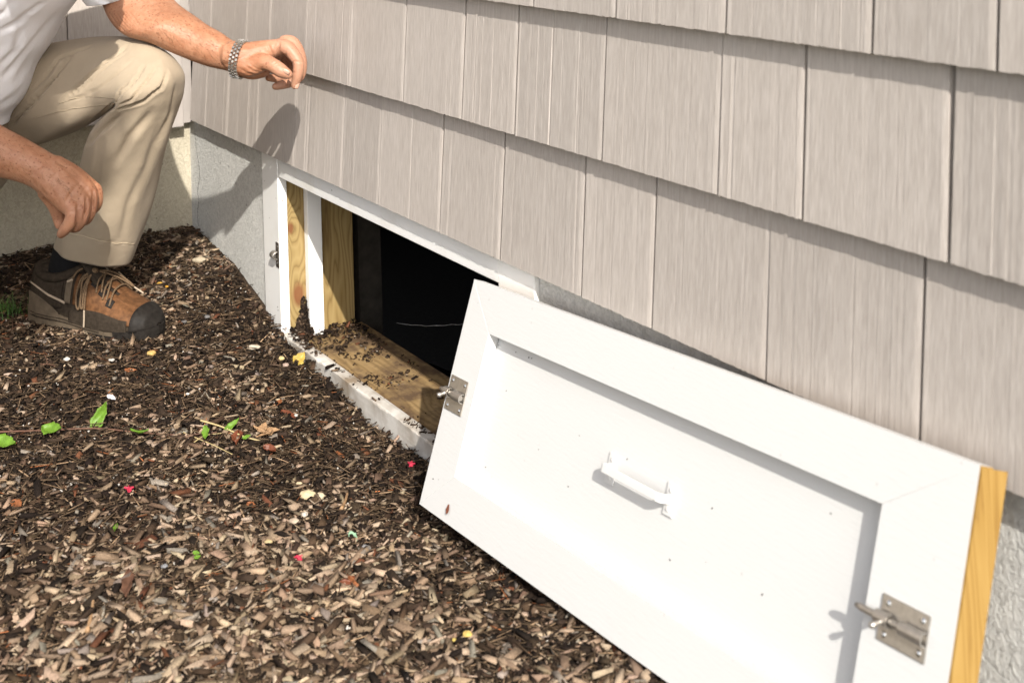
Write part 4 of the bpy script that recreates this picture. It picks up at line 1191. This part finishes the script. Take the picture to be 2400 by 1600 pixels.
def chip_object(name, vs, cols, mat, parent=None):
    v = np.concatenate(vs); c = np.concatenate(cols); n = len(v)
    me = bpy.data.meshes.new(name)
    me.vertices.add(n * 8); me.vertices.foreach_set('co', v.reshape(-1).astype(np.float32))
    F_ = (BF[None] + np.arange(n)[:, None, None] * 8).reshape(-1)
    me.loops.add(len(F_)); me.loops.foreach_set('vertex_index', F_.astype(np.int32))
    me.polygons.add(n * 6); me.polygons.foreach_set('loop_start', np.arange(0, n * 24, 4, dtype=np.int32))
    at_ = me.attributes.new('tint', 'FLOAT_COLOR', 'POINT')
    cc = np.ones((n, 8, 4), np.float32); cc[..., :3] = np.clip(c, 0, 1)[:, None]; at_.data.foreach_set('color', cc.reshape(-1))
    me.materials.append(mat); me.update(); me.validate()
    o = bpy.data.objects.new(name, me); COL.objects.link(o)
    if parent: child(o, parent)
    return o
va, ca = chips(62000, 'chip'); vb_, cb_ = chips(80000, 'fine')
vw, cw_ = chips(42000, 'chip', scatter_wide)
# pale mineral specks
x, y = scatter(900); n = len(x); L = rng.uniform(.0014, .0032, n)
vc = chip_geo(x, y, height(x, y) + .003 + rng.random(n) * .004, L, L * .9, L * .8, rng.uniform(0, 6.3, n), rng.normal(0, 1, n), rng.normal(0, 1, n))
cc_ = np.array([.62, .58, .52]) * rng.uniform(.5, 1.1, (n, 1))
# needles and fibres
n = 9000; x, y = scatter(n); L = rng.uniform(.010, .040, n)
vd = chip_geo(x, y, height(x, y) + .006 + rng.random(n) * .004, L, rng.uniform(.0006, .0018, n), np.full(n, .0008), rng.uniform(0, 6.3, n), rng.normal(0, .15, n), rng.normal(0, .3, n), .05)
cd_ = np.where(rng.random((n, 1)) < .035, np.array([[.15, .055, .022]]), np.array([[.075, .05, .03]])) * rng.lognormal(0, .6, (n, 1))
# crumbs washed on to the sill and against the jamb
def sill_crumbs(n):
    x = .47 + rng.random(n) ** 1.2 * .78; y = rng.uniform(.013, .165, n)
    pn = vnoise(x, y, 17., 8) * .6 + vnoise(x, y, 40., 9) * .4
    corner = np.exp(-((x - .50) / .10) ** 2)
    edge = np.exp(-((y - .036) / .010) ** 2) * .25
    k = (rng.random(n) < np.clip((pn - .52) * 2.4 + .95 * corner + edge, .012, 1)); x, y, corner = x[k], y[k], corner[k]; n = len(x)
    L = np.clip(rng.lognormal(math.log(.0042), .5, n), .0014, .016); w = np.maximum(L * rng.uniform(.15, .6, n), .0009); t = w * .6
    z = np.where(y < .034, -.3418, -.3562) + rng.random(n) * .002 + corner * rng.random(n) * .012
    ci = rng.choice(len(PAL), n, p=[.30, .34, .18, .06, .03, .01, .03, .05])
    return chip_geo(x, y, z, L, w, t, rng.uniform(0, 6.3, n), rng.normal(0, .2, n), rng.normal(0, .4, n)), PAL[ci] * rng.lognormal(0, .2, (n, 1))
ve, ce = sill_crumbs(5200)
n = 900; a = rng.random(n) ** 1.8; x = .468 + rng.random(n) * .024 * (1 - a); y = .034 + rng.random(n) * .032; z = -.352 + a * (.058 * sstep((y - .036) / .028) * (.45 + 1.1 * vnoise(y, x, 160., 6)) + .012)
L = rng.uniform(.002, .009, n)
vf = chip_geo(x, y, z, L, L * .6, L * .4, rng.uniform(0, 6.3, n), rng.normal(0, .6, n), rng.normal(0, .6, n)); cf = PAL[rng.choice(4, n, p=[.45, .35, .15, .05])]
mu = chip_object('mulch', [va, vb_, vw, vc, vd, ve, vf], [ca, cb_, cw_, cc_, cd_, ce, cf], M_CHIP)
tag(mu, kind='stuff')

# ------------------------------------------------------------------ single things lying on the mulch
def pebble(px, py, lpx, wpx, col, label, ang=0., lift=.0105, name='pebble', group='pebbles lying on the mulch', cat='pebble'):
    p = hit(px, py); d = (p - CAM) @ _f; L = lpx / F_PX * d; Wd = wpx / F_PX * d
    r = np.random.default_rng(int(px * 7 + py))
    a = np.radians(ang); ux = _r * math.cos(a) + FH * math.sin(a) * 1.0; uy = np.cross([0, 0, 1.], ux)
    ux[2] = 0; ux /= np.linalg.norm(ux); uy = np.cross([0, 0, 1.0], ux)
    V, Fc = ellips((0, 0, 0), [ux, uy, np.array([0, 0, 1.])], (L / 2, Wd / 2, min(L, Wd) * .36), 18, 12)
    V = np.array(V); ph = r.uniform(0, 6, 6)
    rr = 1 + .07 * np.sin(V @ np.array([2.1, 1.3, .7]) * 5 / L + ph[0]) + .06 * np.sin(V @ np.array([-1.1, 2.3, 1.7]) * 5 / L + ph[1]) + .04 * np.sin(V @ np.array([3.1, -2.3, 1.7]) * 7 / L + ph[2])
    V = V * rr[:, None] + p + np.array([0, 0, lift])
    col = tuple(q * .72 for q in col); m = m_plain(name + '_surface', col, .6, .25, .3, 120., .16, 0., .0008)
    o = mesh_obj(name, V - p, Fc, m, None, True); o.location = tuple(p)
    return tag(o, label, cat, group)
pebble(467, 621, 31, 19, (.50, .42, .30), 'cream flat stone on the mulch near the stucco corner', 10)
pebble(376, 678, 13, 17, (.62, .36, .07), 'small amber pebble on dark mulch beyond the shoe toe', 60)
pebble(391, 684, 8, 7, (.60, .30, .04), 'tiny orange pebble beside the amber one behind the shoe')
pebble(594, 827, 32, 16, (.62, .54, .42), 'smooth pale oval pebble between the shoe and the white sill', 5)
pebble(355, 842, 21, 17, (.55, .37, .13), 'rounded yellow pebble just below the shoe toe', 20)
pebble(157, 856, 16, 13, (.62, .58, .52), 'small white stone on the mulch below the shoe heel')
pebble(262, 858, 15, 9, (.55, .51, .46), 'dull white stone below the middle of the shoe sole')
pebble(660, 853, 15, 14, (.62, .48, .24), 'small pale yellow pebble by the yellow leaf')
pebble(670, 869, 15, 13, (.50, .36, .29), 'small pinkish pebble below the yellow leaf')
pebble(721, 1177, 28, 38, (.62, .50, .31), 'largest cream pebble on the dark patch of mulch', 75)
pebble(750, 1180, 20, 25, (.62, .52, .36), 'smaller cream pebble touching the largest one', 95)
pebble(715, 1223, 16, 15, (.62, .55, .46), 'round whitish pebble below the pair of cream pebbles')
pebble(691, 1239, 26, 17, (.48, .38, .28), 'blocky pale tan stone below the pair of cream pebbles', -10)
pebble(702, 1149, 16, 8, (.60, .48, .30), 'thin pale sliver of stone above the pair of cream pebbles')
pebble(857, 1303, 24, 18, (.34, .33, .33), 'grey pebble on the chips right of the pale teal leaf')
pebble(629, 1288, 20, 14, (.50, .38, .20), 'tan pebble on open chips left of the pale teal leaf')
pebble(386, 1347, 17, 15, (.24, .24, .25), 'small slate grey pebble in the foreground chips')
pebble(1096, 1508, 20, 24, (.62, .44, .13), 'yellow pebble on the chips below the door', 70)
pebble(1066, 1521, 13, 10, (.60, .45, .12), 'small yellow pebble left of the larger yellow one below the door')
pebble(440, 938, 10, 7, (.60, .55, .5), 'tiny white pebble right of the white paper scrap')
pebble(694, 988, 9, 9, (.66, .62, .56), 'bright white speck of stone beside the red brown leaf')
pebble(628, 1005, 0.1 + 11, 8, (.55, .42, .3), 'small dull pebble just above the pale seed wings')
pebble(486, 755, 15, 12, (.17, .16, .155), 'small dark grey stone right of the black toe cap')
pebble(432, 767, 14, 9, (.15, .14, .135), 'flat charcoal stone touching the shoe toe')

def leaf_mesh(L, Wd, curl=.25, bend=.2, nL=12, nW=6, tip=1.0):
    V = []; Fc = []
    for i in range(nL + 1):
        u = i / nL
        hw = Wd / 2 * (math.sin(math.pi * u ** .75) ** .85 + .03) * (1 - .15 * u) * (1 + .13 * math.sin(17 * u + 60 * L) + .08 * math.sin(31 * u + 900 * Wd))
        for j in range(nW + 1):
            v = j / nW * 2 - 1
            V.append((L * (u - .5), hw * v, curl * Wd * abs(v) ** 1.3 * .6 + bend * L * (u - .5) ** 2 + .02 * L * math.sin(9 * u + 3 * v)))
    for i in range(nL):
        for j in range(nW):
            k = i * (nW + 1) + j; Fc.append((k, k + 1, k + nW + 2, k + nW + 1))
    return np.array(V), Fc
def leafmat(name, c):
    m, nt, b = newmat(name)
    p = nt.nodes.new('ShaderNodeTexCoord').outputs['Object']
    f = noise(nt, p, 160., 3)
    setc(nt, b, ramp(nt, f, [(.3, tuple(x * .75 for x in c)), (.7, tuple(min(1, x * 1.2) for x in c))]), .5, .3)
    b.inputs['Transmission Weight'].default_value = 0
    bump(nt, b, f, .4, .0006)
    return m
def place_leaf(name, px, py, L, Wd, yaw, mat, label=None, cat=None, group=None, parent=None, pitch=.1, roll=.2, curl=.25, bend=.2, lift=.008):
    p = hit(px, py); V, Fc = leaf_mesh(L, Wd, curl, bend)
    Rm = np.array(Matrix.Rotation(yaw, 3, 'Z') @ Matrix.Rotation(pitch, 3, 'Y') @ Matrix.Rotation(roll, 3, 'X'))
    o = mesh_obj(name, V @ Rm.T, Fc, mat, None, True, False); o.location = tuple(p + np.array([0, 0, lift]))
    so = o.modifiers.new('solid', 'SOLIDIFY'); so.thickness = .0005
    if parent: child(o, parent)
    return tag(o, label, cat, group)
MG = leafmat('fresh_green_leaf', (.10, .19, .018)); MY = leafmat('yellow_leaf', (.36, .25, .05)); MR = leafmat('red_brown_leaf', (.135, .042, .02)); MP = leafmat('crimson_petal', (.40, .025, .055))
MS = leafmat('dry_tan_leaf', (.33, .20, .105)); MT = leafmat('pale_teal_leaf', (.26, .42, .27)); MW = leafmat('white_paper', (.75, .73, .76)); MO = leafmat('orange_brown_leaf', (.21, .075, .028))
place_leaf('fallen_leaf', 702, 852, .030, .022, 1.9, MY, 'yellow fallen leaf with dark spots beside the white sill', 'leaf', 'fallen leaves', roll=.6, pitch=-.5)
place_leaf('fallen_leaf', 677, 985, .036, .014, .3, MR, 'red brown curled leaf on mulch left of the sill', 'leaf', 'fallen leaves', roll=.3)
place_leaf('fallen_leaf', 797, 1080, .022, .012, .1, MO, 'orange brown leaf scrap on mulch left of the door corner', 'leaf', 'fallen leaves', roll=-.4)
place_leaf('fallen_leaf', 632, 1070, .020, .014, .8, MR, 'curled dark brown leaf cup below the pale seed wings', 'leaf', 'fallen leaves', curl=.9)
place_leaf('fallen_leaf', 558, 1046, .030, .018, -.5, MR, 'brown folded leaf just above the pale vine end', 'leaf', 'fallen leaves', curl=.8)
place_leaf('fallen_leaf', 306, 880, .020, .011, 1.2, MO, 'rust coloured leaf scrap between shoe toe and vine', 'leaf', 'fallen leaves')
place_leaf('fallen_leaf', 650, 960, .026, .014, -.9, MO, 'small rust leaf scrap above the red brown curled leaf', 'leaf', 'fallen leaves')
place_leaf('fallen_leaf', 829, 1273, .022, .010, .0, MT, 'pale teal leaf lying flat on the chips', 'leaf', 'fallen leaves')
place_leaf('fallen_leaf', 270, 1257, .020, .007, -.6, MG, 'single bright green leaf among the open chips', 'leaf', 'fallen leaves', curl=.7)
place_leaf('fallen_leaf', 40, 1196, .020, .014, .4, MO, 'rust leaf scrap near the left edge of the chips', 'leaf', 'fallen leaves')
place_leaf('fallen_leaf', 590, 1198, .016, .010, .4, MO, 'tiny rust leaf scrap beside the dark patch of mulch', 'leaf', 'fallen leaves')
for i, (px, py, yw) in enumerate(((965, 1103, .2), (303, 1162, 1.), (700, 1326, 2.))):
    lab = ('crimson petal on the mulch beside the door corner', 'crimson petal on the chips below the green vine', 'crimson petal on the chips below the pale teal leaf')[i]
    e = empty('flower_petal', tuple(hit(px, py))); tag(e, lab, 'petal', 'crimson petals')
    for k in range(4): place_leaf('petal', px + 5 * math.cos(k * 1.6), py + 3 * math.sin(k * 1.6),   .0095, .0065, yw + k * 1.7, MP, parent=e, curl=.7, roll=.3 * k, pitch=-.4, lift=.009)
e = empty('dried_flower', tuple(hit(818, 1383))); tag(e, 'cluster of dried rust coloured petals on chips left of the door', 'dried flower')
for k in range(9): place_leaf('petal', 818 + 22 * math.cos(k * 2.4) * (.3 + .08 * k), 1383 + 13 * math.sin(k * 2.4) * (.3 + .08 * k), .016, .008, k * 1.1, MR if k % 3 else MO, parent=e, curl=.9, roll=.5 * k, lift=.009)
e = empty('seed_wings', tuple(hit(622, 1028))); tag(e, 'pale tan star of dry seed wings on the mulch', 'seed')
for k, (a, L) in enumerate(((2.9, .030), (1.9, .026), (4.6, .034), (.15, .030), (5.6, .024))):
    dx, dy = 15 * math.cos(a), -9 * math.sin(a); place_leaf('wing', 622 + dx, 1028 + dy, L, .013, a + .55, MS, parent=e, curl=.3, pitch=-.1, lift=.011)
place_leaf('paper_scrap', 262, 949, .019, .009, .4, MW, 'torn white scrap of paper on the mulch above the vine', 'paper scrap', curl=.6, lift=.010)
place_leaf('mulch_bark', 300, 1395, .052, .015, -.35, m_plain('reddish_bark', (.09, .045, .028), .9, .1, .6, 60., .4), 'long reddish bark strip among the foreground chips', 'bark', lift=.012)

# running vine with fresh leaves
def gtube(name, pxs, r, mat, parent, lift=.008, n=40):
    P_ = [hit(*p) + np.array([0, 0, lift]) for p in pxs]
    V, Fc = tube_vf(catmull(np.array(P_), n), np.linspace(r, r * .6, n), 7); return mesh_obj(name, V, Fc, mat, parent, True)
M_STEM = m_plain('red_stem', (.11, .055, .035), .6, .25, .2, 90., .2); M_STEMP = m_plain('pale_stem', (.42, .33, .16), .6, .25, .2, 90., .2)
vine = empty('vine_runner', tuple(hit(250, 1022))); tag(vine, 'broken runner of vine with bright green leaves across the mulch', 'vine')
gtube('stem', [(-120, 1030), (0, 1024), (100, 1021), (230, 1016), (330, 1026), (430, 1031), (509, 1025)], .0016, M_STEM, vine)
gtube('stem', [(470, 1003), (520, 1018), (560, 1036), (588, 1046), (612, 1051)], .0014, M_STEMP, vine, .012)
gtube('tendril', [(430, 1028), (462, 1042), (500, 1058), (545, 1080)], .0008, M_STEMP, vine, .010)
gtube('tendril', [(455, 1052), (480, 1036), (520, 1030)], .0007, M_STEMP, vine, .010)
for (px, py, L, Wd, yw, ro, pi) in ((10, 1061, .042, .026, .15, .3, .1), (125, 1029, .034, .024, .1, .35, -.1), (236, 993, .046, .020, 1.05, .9, -1.0), (327, 1034, .032, .014, .12, -.3, -.1), (484, 1036, .026, .012, -.9, .4, .4), (546, 1015, .026, .011, .9, .5, -.5), (580, 1044, .014, .008, .4, .4, -.3)):
    place_leaf('leaf', px, py + 6, L, Wd, yw + .57, MG, parent=vine, roll=ro, pitch=pi, curl=.35, bend=.5, lift=.016)
sp_ = empty('sprout', tuple(hit(462, 1325))); tag(sp_, 'tiny light green sprout in the foreground chips', 'sprout')
for k in range(2): place_leaf('leaf', 461 + 2 * k, 1318 + 10 * k, .010, .006, .8 + k, MG, parent=sp_, roll=.4, lift=.012)

# tuft of grass by the shoe heel
gr = MB(); gp = hit(28, 738)
for k in range(95):
    b0 = gp + np.array([rng.normal(0, .020), rng.normal(0, .013), -.002]); a = rng.uniform(0, 6.28); L = rng.uniform(.02, .05); lean = rng.uniform(.15, 1.0); w = .0011
    dr = np.array([math.cos(a), math.sin(a), 0]); sdv = np.array([-dr[1], dr[0], 0]); V = []
    for i in range(5):
        t = i / 4; c = b0 + dr * lean * L * t ** 1.6 + np.array([0, 0, L * (t - .35 * lean * t * t)]); V += [c - sdv * w * (1 - t * .92), c + sdv * w * (1 - t * .92)]
    gr.add(V, [(2 * i, 2 * i + 1, 2 * i + 3, 2 * i + 2) for i in range(4)])
go = gr.build('grass_tuft', leafmat('grass_blade', (.045, .10, .018)), None, True, False); tag(go, 'small tuft of green grass behind the hiking shoe heel', 'grass', kind='stuff')

# needles by the heel
nd_ = empty('pine_needles', tuple(hit(45, 775))); tag(nd_, 'orange dry pine needles on dark mulch below the shoe heel', 'pine needles')
for (a, b) in (((20, 790), (60, 772)), ((32, 772), (75, 776)), ((30, 760), (30, 782)), ((105, 845), (112, 868)), ((95, 868), (130, 872))):
    gtube('needle', [a, ((a[0] + b[0]) / 2, (a[1] + b[1]) / 2 - 3), b], .0008, M_STEM, nd_, .010, 8)
# two loose sticks
for px0, px1, lab in (((205, 1500), (220, 1420), 'thin tan stick standing out of the foreground chips'), ((800, 1210), (815, 1170), 'short pale stick right of the cream pebbles')):
    pts = [px0, ((px0[0] + px1[0]) / 2 + 2, (px0[1] + px1[1]) / 2), px1]
    o = gtube('twig', pts, .0026, MS, None, .010, 10); tag(o, lab, 'twig', 'loose twigs on the chips')

# inside the opening: wrinkled black sheet on the crawl space floor, a strand of cobweb
nx_, ny_ = 120, 60
xs, ys = np.linspace(.35, 2.0, nx_), np.linspace(.26, 1.6, ny_)
X, Y = np.meshgrid(xs, ys)
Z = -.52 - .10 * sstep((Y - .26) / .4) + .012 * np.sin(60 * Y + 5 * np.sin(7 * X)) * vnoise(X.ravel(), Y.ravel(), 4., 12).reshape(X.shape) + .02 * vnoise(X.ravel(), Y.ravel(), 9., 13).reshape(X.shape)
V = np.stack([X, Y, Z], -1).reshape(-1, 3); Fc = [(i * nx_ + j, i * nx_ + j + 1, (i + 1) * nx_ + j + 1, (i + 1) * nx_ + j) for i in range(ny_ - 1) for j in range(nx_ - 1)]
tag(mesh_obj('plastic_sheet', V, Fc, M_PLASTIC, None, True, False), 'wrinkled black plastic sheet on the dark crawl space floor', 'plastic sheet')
a, b = on(1, .20, 930, 757), on(1, .16, 1085, 759)
pts = [a + (b - a) * t + np.array([0, 0, -.004 * math.sin(math.pi * t) + rng.normal(0, .0006)]) for t in np.linspace(0, 1, 14)]
V, Fc = tube_vf(pts, .00015, 5); tag(mesh_obj('cobweb', V, Fc, m_plain('web_silk', (.8, .8, .8), .5, .3), None), 'pale strand of cobweb stretched across the dark opening', 'cobweb')
# dead leaf stuck to the door
q0 = D_on(1053, 1193, 0); cpt = dpt(*q0, .0012)
V, Fc = leaf_mesh(.011, .006, .5); V = np.array([cpt + d2 * v[0] + d1 * v[1] + dn * v[2] for v in V])
o = mesh_obj('leaf_scrap', V, Fc, MR, None, True, False); so = o.modifiers.new('solid', 'SOLIDIFY'); so.thickness = .0005
tag(o, 'tiny brown leaf scrap stuck to the lower left corner of the door', 'leaf')

# ------------------------------------------------------------------ tree behind the viewer whose branch throws the broken shade over the man
tree = empty('garden_tree', (3.7, -2.3, -.3)); tag(tree, 'leafy garden tree whose branch throws broken shade over the crouching man', 'tree')
M_BARK = m_plain('tree_bark', (.10, .075, .055), .9, .1, .8, 40., .4, 0., .01); M_TLEAF = leafmat('tree_leaf', (.06, .11, .025))
tb = np.array([3.7, -2.3, -.35]); top = np.array([3.3, -2.0, 3.6])
V, Fc = tube_vf(catmull(np.array([tb, tb + [.03, .02, .8], [3.5, -2.2, 1.9], top]), 20), np.linspace(.13, .05, 20), 12); mesh_obj('trunk', V, Fc, M_BARK, tree, True)
sdir = -np.array(SUN_L)
targets = [((-20, 70), 2.05, .07), ((-20, 190), 2.05, .06), ((40, 225), 2.06, .04), ((70, 90), 2.08, .05), ((35, 340), 2.05, .075), ((85, 385), 2.05, .060), ((-30, 330), 2.05, .09), ((150, 440), 2.05, .045), ((195, 490), 2.06, .035),
           ((60, 290), 2.30, .07), ((250, 360), 2.22, .05), ((215, 420), 2.23, .045), ((165, 545), 2.28, .055), ((90, 690), 2.30, .075), ((140, 660), 2.30, .055), ((190, 640), 2.30, .04), ((30, 660), 2.40, .09), ((20, 560), 2.6, .10), ((110, 520), 2.55, .08), ((-40, 480), 2.5, .12), ((260, 560), 2.55, .05)]
lv = MB(); cl = []
trng = np.random.default_rng(5)
for (pq, dp, rad) in targets:
    c0 = at(*pq, dp) + sdir * trng.uniform(2.6, 3.3); cl.append(c0)
    for k in range(int(9 + 9000 * rad * rad)):
        o_ = trng.normal(0, 1, 3); o_ *= rad * trng.random() ** .4 / np.linalg.norm(o_); c = c0 + o_
        a = trng.normal(0, 1, 3); a /= np.linalg.norm(a); b = np.cross(a, trng.normal(0, 1, 3)); b /= np.linalg.norm(b); L = trng.uniform(.018, .034); w = L * .55
        n_ = np.cross(a, b)
        lv.add([c - a * L, c + b * w + n_ * .004, c + a * L, c - b * w + n_ * .004], [(0, 1, 2, 3)])
for k in range(1500):
    c = top + trng.normal(0, 1, 3) * [.55, .45, .5] + [.1, -.2, .3]; a = trng.normal(0, 1, 3); a /= np.linalg.norm(a); b = np.cross(a, trng.normal(0, 1, 3)); b /= np.linalg.norm(b)
    if (c - np.array([.4, -.3, 0])) @ sdir > 0 and np.linalg.norm(np.cross(c - np.array([1.0, -.3, 0]), sdir)) < 1.4: continue
    lv.add([c - a * .05, c + b * .03, c + a * .05, c - b * .03], [(0, 1, 2, 3)])
crown = lv.build('crown', M_TLEAF, tree, False, False); crown['kind'] = 'stuff'
br = MB(); cm = np.mean(cl, 0)
mid_ = np.array([3.45, -2.15, 2.2])
br.add(*tube_vf(catmull(np.array([mid_, (mid_ + cm) / 2 + [0, 0, .12], cm]), 14), np.linspace(.03, .008, 14), 8))
for c in cl: br.add(*tube_vf(catmull(np.array([cm, (cm + c) / 2 + [0, 0, .02], c]), 6), np.linspace(.004, .0015, 6), 5))
brs = br.build('branch', M_BARK, tree, True); brs['kind'] = 'stuff'

# crumbs of soil stuck to the door face, thickest under the top rail's left end and along the bottom rail
dr_ = np.random.default_rng(31); sk_ = MB()
for k in range(26):
    q = dr_.random()
    if q < .30: u, v, w = TL_ + dr_.random() ** 2 * .12, DH - TT - dr_.random() ** 2 * .012, -RC
    elif q < .62: u, v, w = dr_.random() * .8, dr_.random() ** 2 * .045, 0
    else: u, v, w = TL_ + dr_.random() * (DW - TL_ - TR_), TB + dr_.random() * (DH - TT - TB), -RC
    L = dr_.uniform(.0004, .0012); a = dr_.uniform(0, 6.3); b_ = L * dr_.uniform(.25, .7)
    P_ = [dpt(u + ca_ * math.cos(a) - cb2 * math.sin(a), v + ca_ * math.sin(a) + cb2 * math.cos(a), w + h_) for h_ in (.0001, .0007) for ca_, cb2 in ((-L, -b_), (L, -b_ * .6), (L * .8, b_), (-L * .7, b_ * .8))]
    sk_.add(P_, [(0, 3, 2, 1), (4, 5, 6, 7), (0, 1, 5, 4), (1, 2, 6, 5), (2, 3, 7, 6), (3, 0, 4, 7)])
o = sk_.build('soil_specks', M_DARK, door); o['kind'] = 'stuff'
